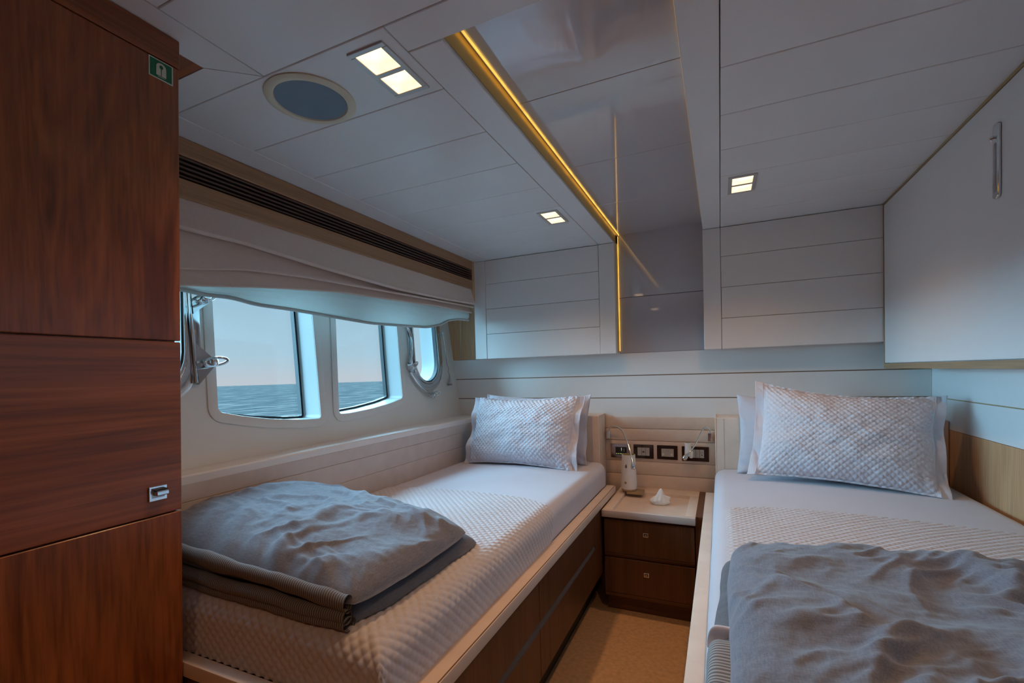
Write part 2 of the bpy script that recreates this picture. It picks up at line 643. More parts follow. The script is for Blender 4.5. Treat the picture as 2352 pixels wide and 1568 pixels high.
def panel_set(x0, xs0, xs1, x1, parent):
    # vertical stiles and four horizontal boards standing proud of the wall
    if x0 is not None:
        box('stile', x0, xs0 - 0.001, YP, YB - 0.002, SZ[0], SZ[4], M_LACQ, parent, bev=0.002)
    if x1 is not None:
        box('stile', xs1 + 0.001, x1, YP, YB - 0.002, SZ[0], SZ[4], M_LACQ, parent, bev=0.002)
    for k in range(4):
        box('board', xs0 + 0.001, xs1 - 0.001, YP + 0.0015, YB - 0.002, SZ[k] + (0.001 if k else 0), SZ[k + 1] - 0.001, M_LACQ, parent, bev=0.0015)
panel_set(-1.473, -1.387, -0.640, -0.548, wb)
panel_set(-0.0764, 0.0098, 0.705, None, wb)

# ---- right wall
wr = box('wall_right', XR + 0.012, XR + 0.08, YF, YB + 0.012, -0.08, 2.16, M_BASE, bev=0)
struct(wr, 'right side wall with pale upper boards over light oak', 'wall')
box('board', XR, XR + 0.012, YF, YB, 1.0605, 2.0, M_WHITE, wr, bev=0.001)
box('board', XR, XR + 0.012, YF, YB, 0.9250, 1.0565, M_WHITE, wr, bev=0.001)
box('inlay', XR + 0.001, XR + 0.010, YF, YB, 1.0555, 1.0615, M_BRASS, wr, bev=0)
for y0, y1 in ((YF, 0.45), (0.4515, 1.62), (1.6215, YB)):
    o = box('wood_panel', XR - 0.0005, XR + 0.012, y0, y1, 0.0, 0.9235, M_OAKV, wr, bev=0.0006)
    o['label'] = 'light oak veneer panel'

# ---- wall behind the camera
wf = box('wall_front', -1.95, XR + 0.06, YF - 0.08, YF, -0.08, 2.16, M_TEAKV, bev=0)
struct(wf, 'teak wall behind the viewer', 'wall')

# ---- hull side wall with window openings
def hull_x(y, z):
    return -1.664 + 0.0526 * (2.8 - y) - 0.124 * (z - 0.921)

def rounded(pts, r, n=5):
    """round polygon corners (y,z)"""
    out = []
    N = len(pts)
    for i in range(N):
        p0, p, p1 = (np.array(pts[i - 1]), np.array(pts[i]), np.array(pts[(i + 1) % N]))
        d0, d1 = p0 - p, p1 - p
        l0, l1 = np.linalg.norm(d0), np.linalg.norm(d1)
        d0, d1 = d0 / l0, d1 / l1
        if d0 @ d1 < -0.97:
            out.append(tuple(p))
            continue
        rr = min(r, 0.45 * l0, 0.45 * l1)
        a, b = p + d0 * rr, p + d1 * rr
        for k in range(n + 1):
            t = k / n
            q = (1 - t)**2 * a + 2 * t * (1 - t) * p + t * t * b
            out.append(tuple(q))
    return out

def offset_loop(pts, d):
    """move a counter-clockwise loop outward by d"""
    P = np.array(pts)
    c = 0.5 * np.sum(P[:, 0] * np.roll(P[:, 1], -1) - np.roll(P[:, 0], -1) * P[:, 1])
    sgn = 1 if c > 0 else -1
    out = []
    N = len(P)
    for i in range(N):
        e0 = P[i] - P[i - 1]
        e1 = P[(i + 1) % N] - P[i]
        n0 = np.array([e0[1], -e0[0]]) / max(np.linalg.norm(e0), 1e-9) * sgn
        n1 = np.array([e1[1], -e1[0]]) / max(np.linalg.norm(e1), 1e-9) * sgn
        nn = n0 + n1
        nn = nn / max(np.linalg.norm(nn), 1e-9)
        k = d / max(0.5, nn @ n0)
        out.append(tuple(P[i] + nn * k))
    return out

W1 = rounded([(1.038, 1.119), (1.09, 1.106), (1.135, 1.095), (1.245, 1.074), (1.392, 1.056), (1.502, 1.050), (1.518, 1.301), (1.538, 1.66), (1.078, 1.66)], 0.018)
W2 = rounded([(1.617, 1.059), (1.681, 1.057), (1.843, 1.065), (2.0, 1.081), (2.129, 1.102), (2.148, 1.336), (2.180, 1.66), (1.695, 1.66)], 0.018)

def stadium(yc, hw=0.148, z0=1.174, z1=1.70, lean=0.10, n=14):
    pts = []
    zb, zt = z0 + hw, z1 - hw
    for k in range(n + 1):
        a = PI + PI * k / n
        pts.append((yc + hw * math.cos(a), zb + hw * math.sin(a)))
    for k in range(n + 1):
        a = PI * k / n
        pts.append((yc + hw * math.cos(a), zt + hw * math.sin(a)))
    return [(y + lean * (z - 1.32), z) for y, z in pts]

P1 = stadium(0.805)
P2 = stadium(2.437)
DEP = -0.118

def hp(y, z, off=0.0):
    return Vector((hull_x(y, z) + off, y, z))

def ring(name, lin, lout, o0, o1, mat, parent=None, bev=0.0):
    bm = bmesh.new()
    n = len(lin)
    A = [bm.verts.new(hp(*p, o1)) for p in lin]
    B = [bm.verts.new(hp(*p, o1)) for p in lout]
    C = [bm.verts.new(hp(*p, o0)) for p in lout]
    D = [bm.verts.new(hp(*p, o0)) for p in lin]
    for i in range(n):
        j = (i + 1) % n
        for X, Y in ((A, B), (B, C), (C, D), (D, A)):
            bm.faces.new([X[i], X[j], Y[j], Y[i]])
    if bev:
        bmesh.ops.recalc_face_normals(bm, faces=bm.faces[:])
        ed = [e for e in bm.edges if e.calc_face_angle(0) > 0.9]
        bmesh.ops.bevel(bm, geom=ed, offset=bev, segments=2, affect='EDGES', profile=0.5)
    o = from_bm(name, bm, mat, parent)
    shade(o, 35)
    return o

def pane(name, loop, o0, o1, mat, parent):
    bm = bmesh.new()
    a = [bm.verts.new(hp(*p, o1)) for p in loop]
    b = [bm.verts.new(hp(*p, o0)) for p in loop]
    bm.faces.new(a)
    bm.faces.new(b[::-1])
    for i in range(len(loop)):
        j = (i + 1) % len(loop)
        bm.faces.new([a[i], b[i], b[j], a[j]])
    return from_bm(name, bm, mat, parent)

def build_hull():
    outer = [(YF - 0.05, -0.05), (YB + 0.02, -0.05), (YB + 0.02, 2.14), (YF - 0.05, 2.14)]
    holes = [W1, W2, P1, P2]
    bm = bmesh.new()
    for off in (0.0, DEP):
        b2 = bmesh.new()
        edges = []
        for lp in [outer] + holes:
            vs = [b2.verts.new((0.0, y, z)) for y, z in lp]
            for i in range(len(vs)):
                edges.append(b2.edges.new((vs[i], vs[(i + 1) % len(vs)])))
        bmesh.ops.triangle_fill(b2, use_beauty=True, use_dissolve=False, edges=edges, normal=(1.0, 0.0, 0.0))
        mp = {}
        for v in b2.verts:
            mp[v] = bm.verts.new(hp(v.co.y, v.co.z, off))
        for f in b2.faces:
            bm.faces.new([mp[v] for v in f.verts])
        b2.free()
    o = from_bm('wall_left', bm, M_HULL)
    struct(o, 'pale moulded hull side lining around the windows', 'wall')
    for lp in holes:
        r = ring('reveal', lp, offset_loop(lp, 0.002), DEP - 0.01, 0.0, M_REV, o)
    return o
wl = build_hull()

def window(name, loop, label):
    w = thing(name, hp(loop[0][0], 1.05, 0))
    struct(w, label, 'window')
    ring('frame', offset_loop(loop, 0.0005), offset_loop(loop, 0.036), -0.001, 0.006, M_HULL, w, bev=0.0025)
    ring('gasket', offset_loop(loop, -0.010), offset_loop(loop, -0.0005), DEP - 0.004, DEP + 0.018, M_GASK, w)
    pane('pane', offset_loop(loop, -0.003), DEP - 0.004, DEP + 0.002, M_GLASS, w)
    return w
window('window_1', W1, 'larger hull window left of the centre post, sea beyond')
window('window_2', W2, 'hull window beside the right porthole, sea beyond')

def wing_nut(parent, y, z, ang, name='wing_nut', sc=1.0):
    """chrome clamp knob: barrel with two ears"""
    c = hp(y, z, 0.03)
    d = Vector((0, math.cos(ang), math.sin(ang)))
    x = Vector((1, 0, 0))
    tube(name, [c - x * 0.034, c - x * 0.004, c + x * 0.012 * sc, c + x * 0.018 * sc], [0.010 * sc, 0.013 * sc, 0.013 * sc, 0.007 * sc], M_CHROME, parent, 14)
    b = c + x * 0.008
    lp = []
    for k in range(16):
        a = 2 * PI * k / 16
        lp.append(b + d * (0.036 * sc * math.cos(a)) + d.cross(x) * (0.012 * sc * math.sin(a)) + x * (0.016 * abs(math.cos(a)) * sc))
    tube('wing', lp, 0.0042 * sc, M_CHROME, parent, 8, closed=True)

def porthole(name, loop, label, right):
    w = thing(name, hp(loop[7][0], 1.15, 0))
    struct(w, label, 'window')
    ring('flange', offset_loop(loop, 0.001), offset_loop(loop, 0.046), 0.0, 0.010, M_CHROME, w, bev=0.004)
    ring('inner_rim', offset_loop(loop, -0.012), offset_loop(loop, 0.0), -0.02, 0.016, M_CHROME, w, bev=0.004)
    ring('rubber_seal', offset_loop(loop, -0.018), offset_loop(loop, -0.012), -0.018, 0.008, M_GASK, w)
    pane('pane', offset_loop(loop, -0.014), -0.012, -0.006, M_GLASS, w)
    L = lambda z: 0.10 * (z - 1.32)
    yc = 2.437 if right else 0.805
    if right:
        wing_nut(w, 2.222, 1.273, 0.9, sc=1.15)
        wing_nut(w, 2.420, 1.104, 0.35, sc=1.15)
        wing_nut(w, 2.250, 1.535, -0.6, sc=0.9)
        a = [hp(2.248, 1.525, 0.018), hp(2.268, 1.49, 0.020), hp(2.250, 1.34, 0.020), hp(2.225, 1.30, 0.018)]
        tube('hinge_bar', smooth_path([tuple(p) for p in a], 16), 0.009, M_CHROME, w, 10)
        a = [hp(2.226, 1.25, 0.016), hp(2.27, 1.19, 0.018), hp(2.345, 1.135, 0.018), hp(2.405, 1.107, 0.016)]
        tube('clamp_arm', smooth_path([tuple(p) for p in a], 16), 0.010, M_CHROME, w, 10)
        pts = [(2.205, 1.295), (2.235, 1.245), (2.265, 1.265), (2.275, 1.30)]
        pane('hinge_lug', pts, 0.002, 0.016, M_CHROME, w)
        pts = [(2.385, 1.135), (2.425, 1.085), (2.455, 1.135)]
        pane('hinge_lug', pts, 0.002, 0.016, M_CHROME, w)
    else:
        wing_nut(w, 1.020, 1.292, 0.15, sc=1.1)
        wing_nut(w, 1.024, 1.512, 0.6, sc=1.0)
        pts = [(0.975, 1.36), (1.04, 1.30), (1.035, 1.275), (0.975, 1.215)]
        pane('hinge_lug', pts, 0.002, 0.017, M_CHROME, w)
        pts = [(0.985, 1.58), (1.045, 1.53), (1.045, 1.50), (0.985, 1.455)]
        pane('hinge_lug', pts, 0.002, 0.017, M_CHROME, w)
        tube('hinge_bar', [hp(0.965, 1.22, 0.014), hp(0.980, 1.60, 0.014)], 0.008, M_CHROME, w, 8)
    return w
porthole('window_3', P1, 'chrome oval porthole half hidden behind the teak locker', False)
porthole('window_4', P2, 'chrome oval porthole at the far end of the hull', True)

# ---- ceiling
ce = box('ceiling', -1.95, XR + 0.06, YF - 0.06, YB + 0.1, 2.046, 2.16, M_BASE, bev=0)
struct(ce, 'low cream cabin ceiling of lacquered boards with a glossy middle recess', 'ceiling')
def cboard(name, x0, x1, y0, y1, mat=M_CEIL, z0=ZC, z1=2.047, bev=0.0016):
    g = 0.0011
    return box(name, x0 + g, x1 - g, y0 + g, y1 - g, z0, z1, mat, ce, bev=bev)
SE = [0.802, 1.040, 1.277, 1.514, 1.751, 1.988, 2.225, 2.462, 2.80]
for k in range(len(SE) - 1):
    cboard('board', -1.362, -0.640, SE[k], SE[k + 1])          # left boards
    cboard('board', 0.0098, 0.735, SE[k] if k else 0.802, SE[k + 1])   # right boards
cboard('border', -1.62, -1.362, 0.802, 2.80)
cboard('border', -0.640, -0.548, 0.889, 2.80)
cboard('border', -0.0764, 0.0098, 0.889, 2.80)
cboard('border', -0.640, 0.0098, 0.802, 0.889)
def cpoly(name, pts):
    bm = bmesh.new()
    a = [bm.verts.new((x, y, ZC)) for x, y in pts]
    b = [bm.verts.new((x, y, 2.047)) for x, y in pts]
    bm.faces.new(a)
    bm.faces.new(b[::-1])
    for i in range(len(pts)):
        j = (i + 1) % len(pts)
        bm.faces.new([a[i], b[i], b[j], a[j]])
    return from_bm(name, bm, M_CEIL, ce)
cpoly('border', [(-1.100, YF), (-1.004, YF), (-1.004, 0.7985), (-1.100, 0.7155)])
cpoly('border', [(-1.62, 0.7185), (-1.1005, 0.7185), (-1.0055, 0.8005), (-1.62, 0.8005)])
for y0, y1 in ((YF, -0.1), (-0.1, 0.568), (0.568, 0.802)):
    cboard('board', -1.003, XR, y0, y1)
o = cboard('wood_fillet', -1.62, -1.100, 0.60, 0.718, M_TEAKX)
for y0, y1 in ((0.889, 1.300), (1.300, 1.789), (1.789, 2.255), (2.255, 2.80)):
    o = cboard('gloss_panel', -0.548, -0.0764, y0, y1, M_GLOSS, 2.030, 2.048, bev=0.001)
    o['label'] = 'glossy lacquer ceiling panel'

# ================================================================== FIXTURES
# ---- lit cove strips on both sides of the recess
def led(label, parts, mat=M_LED):
    xs = parts[0]
    t = thing('led_strip', (xs[0], xs[2], xs[4]), label, 'light')
    for (x0, x1, y0, y1, z0, z1) in parts:
        box('light_tape', x0, x1, y0, y1, z0, z1, mat, t, bev=0)
    return t
t = led('amber light strip glowing along the left edge of the ceiling recess', [(-0.5400, -0.5365, 0.90, 2.79, 2.0245, 2.0292)])
box('channel', -0.5479, -0.5469, 0.892, 2.795, 1.972, 2.0285, M_GLOWGOLD, t, bev=0)  # side face of the recess, strip glow painted on in gold
t = led('amber light strip standing upright along the edge of the left wall cupboard', [(-0.5475, -0.5440, 2.789, 2.7945, 1.34, 2.02)])
box('channel', -0.5479, -0.5469, 2.735, 2.789, 1.33, 2.02, M_GLOWGOLD, t, bev=0)  # cupboard side face, glow of the upright strip painted in gold
led('amber light strip hidden behind the right edge of the ceiling recess', [(-0.0815, -0.0770, 0.90, 2.66, 2.0215, 2.0265)], M_LEDDIM)

# ---- ceiling downlights, two square lenses each
def downlight(x0, x1, y0, y1, label, watts=10.0):
    t = thing('ceiling_light', ((x0 + x1) / 2, (y0 + y1) / 2, ZC - 0.004), label, 'light', 'square twin ceiling lights')
    fr = 0.014
    mid = (y0 + y1) / 2
    z0, z1 = ZC - 0.004, ZC + 0.002
    box('frame', x0, x1, y0, y0 + fr, z0, z1, M_FRAME, t, bev=0.001)
    box('frame', x0, x1, y1 - fr, y1, z0, z1, M_FRAME, t, bev=0.001)
    box('frame', x0, x0 + fr, y0 + fr, y1 - fr, z0, z1, M_FRAME, t, bev=0.001)
    box('frame', x1 - fr, x1, y0 + fr, y1 - fr, z0, z1, M_FRAME, t, bev=0.001)
    box('frame', x0 + fr, x1 - fr, mid - fr / 2, mid + fr / 2, z0, z1, M_FRAME, t, bev=0.001)
    for a, b in ((y0 + fr, mid - fr / 2), (mid + fr / 2, y1 - fr)):
        l = box('lens', x0 + fr + 0.001, x1 - fr - 0.001, a + 0.001, b - 0.001, ZC - 0.0025, ZC - 0.0005, M_LAMP, t, bev=0)
        l['label'] = 'glowing warm white lens'
    sd = bpy.data.lights.new('downlight_beam', 'SPOT')
    sd.energy = watts
    sd.color = (1.0, 0.56, 0.26)
    sd.spot_size = math.radians(125)
    sd.spot_blend = 0.8
    sd.shadow_soft_size = 0.03
    so = bpy.data.objects.new('downlight_beam', sd)
    COL.objects.link(so)
    so.parent = t
    so.location = (0, 0, -0.008)
downlight(-0.769, -0.667, 0.832, 1.016, 'large lit twin ceiling light beside the round speaker', 13.0)
downlight(-0.765, -0.666, 2.020, 2.206, 'lit twin ceiling light above the left berth pillows')
downlight(0.040, 0.142, 2.014, 2.203, 'lit twin ceiling light above the right berth')
downlight(0.040, 0.142, 0.832, 1.016, 'lit twin ceiling light above the foot of the right berth', 11.0)
downlight(0.040, 0.142, -0.360, -0.176, 'lit twin ceiling light on the right behind the viewer', 9.0)
downlight(-0.769, -0.667, -0.360, -0.176, 'lit twin ceiling light beside the locker behind the viewer', 5.0)

# ---- loudspeaker
t = thing('ceiling_speaker', (-0.978, 0.922, ZC - 0.006), 'round ceiling speaker with cream ring and blue grey grille', 'speaker')
lathe('ring', [(0.089, 0.0), (0.092, -0.004), (0.104, -0.005), (0.113, -0.001), (0.113, 0.003), (0.089, 0.003)], (-0.978, 0.922, ZC - 0.002), M_RING, t, 56)
lathe('grille', [(0.0, -0.002), (0.05, -0.0018), (0.089, -0.0005), (0.089, 0.003), (0.0, 0.003)], (-0.978, 0.922, ZC - 0.003), M_GRILLE, t, 56)

# ---- pelmet with louvre over the hull windows
XP = -1.465
t = thing('window_pelmet', (XP, 1.7, 1.775), 'oak pelmet with dark louvre slats above the blind', 'pelmet')
box('top_board', XP - 0.03, XP, 0.64, 2.66, 1.908, ZC - 0.001, M_OAKH, t, bev=0.002)
box('bottom_board', XP - 0.03, XP + 0.002, 0.64, 2.66, 1.779, 1.836, M_OAKH, t, bev=0.002)
box('end_board', XP - 0.03, XP, 2.660, 2.687, 1.70, ZC - 0.001, M_OAKV, t, bev=0.001)
box('louvre_back', XP - 0.032, XP - 0.030, 0.64, 2.66, 1.80, 1.95, M_BLACK, t, bev=0)
for k in range(5):
    z = 1.8425 + k * 0.0140
    bm = bm_box(XP - 0.024, XP - 0.003, 0.64, 2.66, z, z + 0.006, 0.001, 1)
    for v in bm.verts:
        v.co.z += (v.co.x - XP + 0.003) * -0.12
    from_bm('slat', bm, M_SLAT, t)

# ---- roman blind
def build_blind():
    cA = np.array([(0.64, 1.678), (0.871, 1.679), (1.07, 1.681), (1.409, 1.665), (1.845, 1.653), (2.3, 1.662), (2.655, 1.678)])
    cB = np.array([(0.64, 1.545), (0.866, 1.561), (1.067, 1.597), (1.32, 1.615), (1.718, 1.628), (2.227, 1.645), (2.655, 1.656)])
    cC = np.array([(0.64, 1.495), (0.864, 1.513), (1.003, 1.531), (1.164, 1.553), (1.499, 1.587), (1.81, 1.599), (2.225, 1.618), (2.645, 1.622)])
    cH = np.array([(0.64, 1.49), (0.864, 1.505), (0.945, 1.497), (1.031, 1.501), (1.127, 1.488), (1.273, 1.488), (1.4, 1.484), (1.544, 1.479), (1.71, 1.474), (1.94, 1.482), (2.175, 1.492), (2.300, 1.515), (2.40, 1.552), (2.52, 1.570), (2.62, 1.575)])
    ny = 260
    y = np.linspace(0.655, 2.645, ny)
    def cv(c):
        z = np.interp(y, c[:, 0], c[:, 1])
        k = np.ones(9) / 9
        zp = np.concatenate([np.full(4, z[0]), z, np.full(4, z[-1])])
        return np.convolve(zp, k, 'valid')
    A, B, Cc, Hh = cv(cA), cv(cB), cv(cC), cv(cH)
    B = np.minimum(B, A - 0.016)
    Cc = np.minimum(Cc, B - 0.012)
    Hh = np.minimum(Hh, Cc - 0.012)
    wob = 0.004 * (fbm(y * 3, y * 0, 5) - 0.5)
    def sec(tab):
        P = np.zeros((len(tab), ny, 3))
        for i, (x, z) in enumerate(tab):
            P[i, :, 0] = x + wob * (i / len(tab))
            P[i, :, 1] = y
            P[i, :, 2] = z
        return P
    top = np.full(ny, 1.795)
    def dens(P, n=7):
        out = []
        for i in range(len(P) - 1):
            for k in range(n):
                t = k / n
                out.append(P[i] * (1 - t) + P[i + 1] * t)
        out.append(P[-1])
        return np.array(out)
    t = thing('roman_blind', (-1.49, 1.65, 1.47), 'gathered beige roman blind with pale sagging lining over hull windows', 'blind')
    def add(name, P, mat, seed, amp=0.0035):
        P = dens(P)
        d = (fbm(P[:, :, 1] * 5 + 0.6 * P[:, :, 2] * 20, P[:, :, 2] * 14, seed, 3) - 0.5) * amp
        P[:, :, 0] += d
        n = P.shape[0]
        o = link_mesh(name, P.reshape(-1, 3), grid_faces(n, ny), mat, t)
        sm = o.modifiers.new('thickness', 'SOLIDIFY')
        sm.thickness = 0.002
        o.data.polygons.foreach_set('use_smooth', np.ones(len(o.data.polygons), dtype=bool))
        return o
    one = np.ones(ny)
    add('upper_fold', sec([(-1.474, top), (-1.461, (top * 0.6 + A * 0.4)), (-1.445, A + 0.018), (-1.441, A + 0.007), (-1.445, A), (-1.455, A - 0.001), (-1.476, A + 0.010), (-1.486, A + 0.024)]), M_BLIND, 11)
    add('middle_fold', sec([(-1.490, A + 0.020), (-1.480, A + 0.004), (-1.468, A * 0.6 + B * 0.4), (-1.453, B + 0.009), (-1.452, B + 0.004), (-1.457, B), (-1.474, B + 0.004), (-1.490, B + 0.014)]), M_BLIND, 21)
    add('lower_fold', sec([(-1.493, B + 0.014), (-1.485, B), (-1.476, B * 0.5 + Cc * 0.5), (-1.467, Cc + 0.006), (-1.467, Cc + 0.002), (-1.472, Cc), (-1.484, Cc + 0.003), (-1.492, Cc + 0.010)]), M_BLIND, 31)
    add('lining', sec([(-1.492, Cc + 0.012), (-1.487, Cc * 0.85 + Hh * 0.15), (-1.489, Cc * 0.5 + Hh * 0.5), (-1.496, Hh + 0.014), (-1.500, Hh + 0.008)]), M_LINING, 41, 0.006)
    add('hem', sec([(-1.501, Hh + 0.011), (-1.493, Hh + 0.011), (-1.489, Hh + 0.006), (-1.490, Hh + 0.001), (-1.496, Hh - 0.002), (-1.502, Hh + 0.002), (-1.503, Hh + 0.008)]), M_LINING, 51)
build_blind()

# ---- thin blind cord and weighted pull
t = thing('blind_pull', (-1.70, 2.66, 1.155), 'chrome pull rod with small tapered weight beside the far porthole', 'pull cord')
tube('rod', [(-1.704, 2.660, 1.502), (-1.676, 2.660, 1.285)], 0.0050, M_CHROME, t, 10)
tube('rod_end', [(-1.708, 2.660, 1.512), (-1.704, 2.660, 1.490)], 0.008, M_CHROME, t, 10)
pts = [(-1.676, 2.660, 1.288), (-1.668, 2.659, 1.270), (-1.672, 2.66, 1.25), (-1.664, 2.66, 1.228)]
tube('link', pts, 0.003, M_STEEL, t, 8)
lathe('weight', [(0.0, 0.072), (0.006, 0.072), (0.007, 0.060), (0.013, 0.022), (0.0145, 0.010)], (-1.662, 2.66, 1.158), M_CHROME, t, 18)
lathe('weight_foot', [(0.0145, 0.0105), (0.0155, 0.008), (0.0155, -0.002), (0.0, -0.002)], (-1.662, 2.66, 1.158), M_RUBBER, t, 18)
o = tube('hanging_cord', [(-1.640, 2.790, 1.60), (-1.642, 2.789, 1.53), (-1.650, 2.790, 1.43), (-1.653, 2.791, 1.33)], 0.0016, M_SIGNW, None, 6)
tag(o, 'thin pale cord hanging down the oak strip', 'cord')

# ================================================================== LEDGE AND BERTHS
t = thing('side_ledge', (-1.53, 1.7, 0.60), 'cream padded ledge running along the hull below the windows', 'ledge')
def ledge_top():
    y = np.linspace(0.64, 2.795, 12)
    vs, fs = [], []
    for yy in y:
        hx = hull_x(yy, 0.94) + 0.001
        vs += [(-1.476, yy, 0.915), (-1.4755, yy, 0.938), (-1.479, yy, 0.943), (hx, yy, 0.943), (hx, yy, 0.915)]
    n = 5
    for i in range(len(y) - 1):
        for k in range(n):
            fs.append([i * n + k, i * n + (k + 1) % n, (i + 1) * n + (k + 1) % n, (i + 1) * n + k])
    fs.append(list(range(n)))
    fs.append([(len(y) - 1) * n + k for k in range(n)][::-1])
    link_mesh('top', vs, fs, M_LACQ, t)
ledge_top()
for z0, z1 in ((0.862, 0.9145), (0.778, 0.861), (0.56, 0.777)):
    box('board', -1.495, -1.4755, 0.64, 2.61, z0, z1, M_LEATH2, t, bev=0.0012)

YH = 2.61      # headboard front
def berth(x0, x1, side, label):
    """x0..x1 outer faces, side=+1: aisle rail at x1, side=-1: aisle rail at x0"""
    t = thing('berth_base', ((x0 + x1) / 2, 1.6, 0.0), label, 'bed')
    if side > 0:
        a0, a1 = x1 - 0.051, x1
        c0, c1 = x0, x1 - 0.048
    else:
        a0, a1 = x0, x0 + 0.041
        c0, c1 = x0 + 0.038, x1
    # carcass, plinth
    if side > 0:
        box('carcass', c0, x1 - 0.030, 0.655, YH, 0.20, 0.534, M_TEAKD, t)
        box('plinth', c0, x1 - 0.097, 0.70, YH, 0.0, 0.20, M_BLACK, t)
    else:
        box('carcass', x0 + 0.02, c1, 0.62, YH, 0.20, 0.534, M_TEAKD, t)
        box('plinth', x0 + 0.09, c1, 0.66, YH, 0.0, 0.20, M_BLACK, t)
    box('side_rail', a0, a1, 0.628, YH, 0.5365, 0.572, M_LEATH, t, bev=0.003, seg=2)
    if side > 0:
        box('foot_rail', c0, a0 - 0.001, 0.642, 0.674, 0.5365, 0.572, M_LEATH, t, bev=0.003, seg=2)
        tube('piping', [(a1 - 0.004, 0.63, 0.5725), (a1 - 0.004, YH, 0.5725)], 0.0016, M_STRIP, t, 6)
    else:
        box('foot_rail', a1 + 0.001, c1, 0.626, 0.674, 0.5365, 0.572, M_LEATH, t, bev=0.003, seg=2)
    return t

tl = berth(-1.474, -0.551, 1, 'left berth base with teak drawers and cream leather rail')
XD = -0.560
def drawer(y0, y1, z0, z1, lab):
    d = box('drawer', -0.590, XD, y0, y1, z0, z1, M_TEAKD, tl, bev=0.0012)
    return d
for y0, y1 in ((0.66, 1.4095), (1.4125, 2.150)):
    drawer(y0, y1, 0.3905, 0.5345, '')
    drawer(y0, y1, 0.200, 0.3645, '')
    # finger-pull lip between the drawers
    bm = bm_box(-0.592, XD + 0.002, y0, y1, 0.369, 0.387, 0.001, 1)
    for v in bm.verts:
        v.co.x -= (v.co.z - 0.369) * 0.35
    lp = from_bm('finger_lip', bm, M_ALU, tl)
    lp['label'] = 'dull metal finger lip'
box('end_panel', -0.585, XD, 2.153, 2.2995, 0.20, 0.5345, M_TEAKD, tl)
berth(-0.079, XR - 0.002, -1, 'right berth base with cream leather rail beside the nightstand')

# ---- headboards
def headboard(x0, x1, seam_x, label):
    t = thing('headboard', ((x0 + x1) / 2, 2.70, 0.45), label, 'headboard')
    box('cushion', x0, x1, YH, 2.798, 0.45, 0.966, M_LEATH, t, bev=0.006, seg=3)
    box('stitched_seam', seam_x - 0.0012, seam_x + 0.0012, YH - 0.0007, YH + 0.002, 0.47, 0.960, M_LEATH2, t, bev=0)
    ex = x1 if abs(seam_x - x1) < 0.2 else x0
    tube('piping', [(ex, YH + 0.002, 0.46), (ex, YH + 0.002, 0.960), (ex, YH + 0.02, 0.966), (ex, 2.79, 0.966)], 0.0032, M_LEATH, t, 8)
headboard(-1.474, -0.643, -0.680, 'cream leather headboard behind the left berth pillows')
headboard(-0.026, XR - 0.002, 0.012, 'cream leather headboard behind the right berth pillows')
t = thing('channelled_headboard', (-0.334, 2.79, 0.45), 'cream leather channelled centre headboard holding the switches above the nightstand', 'headboard')
zz = [0.45, 0.607, 0.684, 0.807, 0.878, 0.947]
for k in range(5):
    box('channel', -0.6425, -0.0265, 2.782, 2.799, zz[k] + 0.001, zz[k + 1] - 0.001, M_LEATH, t, bev=0.0018, seg=2)

# ---- mattress and quilts
def fold_surface(xa, xb, ya, yb, ztop, drop_x0, drop_x1, drop_y0, step, r=0.04, crown=0.012):
    """cloth over a box: flat top xa..xb / ya..yb, falling over x0 side, x1 side and y0 (foot) side"""
    def axis(lo, hi, d0, d1):
        n = max(4, int((hi - lo + d0 + d1) / step))
        return np.linspace(lo - d0, hi + d1, n)
    a = axis(xa, xb, drop_x0, drop_x1)
    b = axis(ya, yb, drop_y0, 0.0)
    A, B = np.meshgrid(a, b, indexing='ij')
    da = np.maximum(np.maximum(xa - A, A - xb), 0)
    db = np.maximum(ya - B, 0)
    sx = np.where(A < xa, -1.0, 1.0)
    g = lambda d: np.where(d < r * PI / 2, r * np.sin(np.minimum(d, r * PI / 2) / r), r)
    def drop(d):
        q = np.minimum(d, r * PI / 2)
        return r * (1 - np.cos(q / r)) + np.maximum(d - r * PI / 2, 0)
    m = np.maximum(da, db)
    X = np.clip(A, xa, xb) + sx * g(da)
    Y = np.maximum(B, ya) - g(db)
    u = (np.clip(A, xa, xb) - xa) / (xb - xa) * 2 - 1
    Z = ztop - drop(m) + crown * (1 - u**2)
    return A, B, np.stack([X, Y, Z], -1)

def mattress(x0, x1, label):
    r = 0.05
    A, B, P = fold_surface(x0 + r, x1 - r, 0.684 + r, 2.60, 0.700, 0.165, 0.165, 0.165, 0.012, r)
    d = 0.0025 * (fbm(A * 5, B * 5, 3, 3) - 0.5)
    P = P + grid_normals(P) * d[..., None]
    n = P.shape
    o = link_mesh('mattress', P.reshape(-1, 3), grid_faces(n[0], n[1]), M_SHEET, None, True)
    sm = o.modifiers.new('thickness', 'SOLIDIFY')
    sm.thickness = 0.012
    sm.offset = 1.0 if False else -1.0
    return tag(o, label, 'mattress')
mattress(-1.468, -0.606, 'mattress in smooth white sheet on the left berth by the hull')
mattress(-0.034, 0.900, 'mattress in smooth white sheet on the right berth')

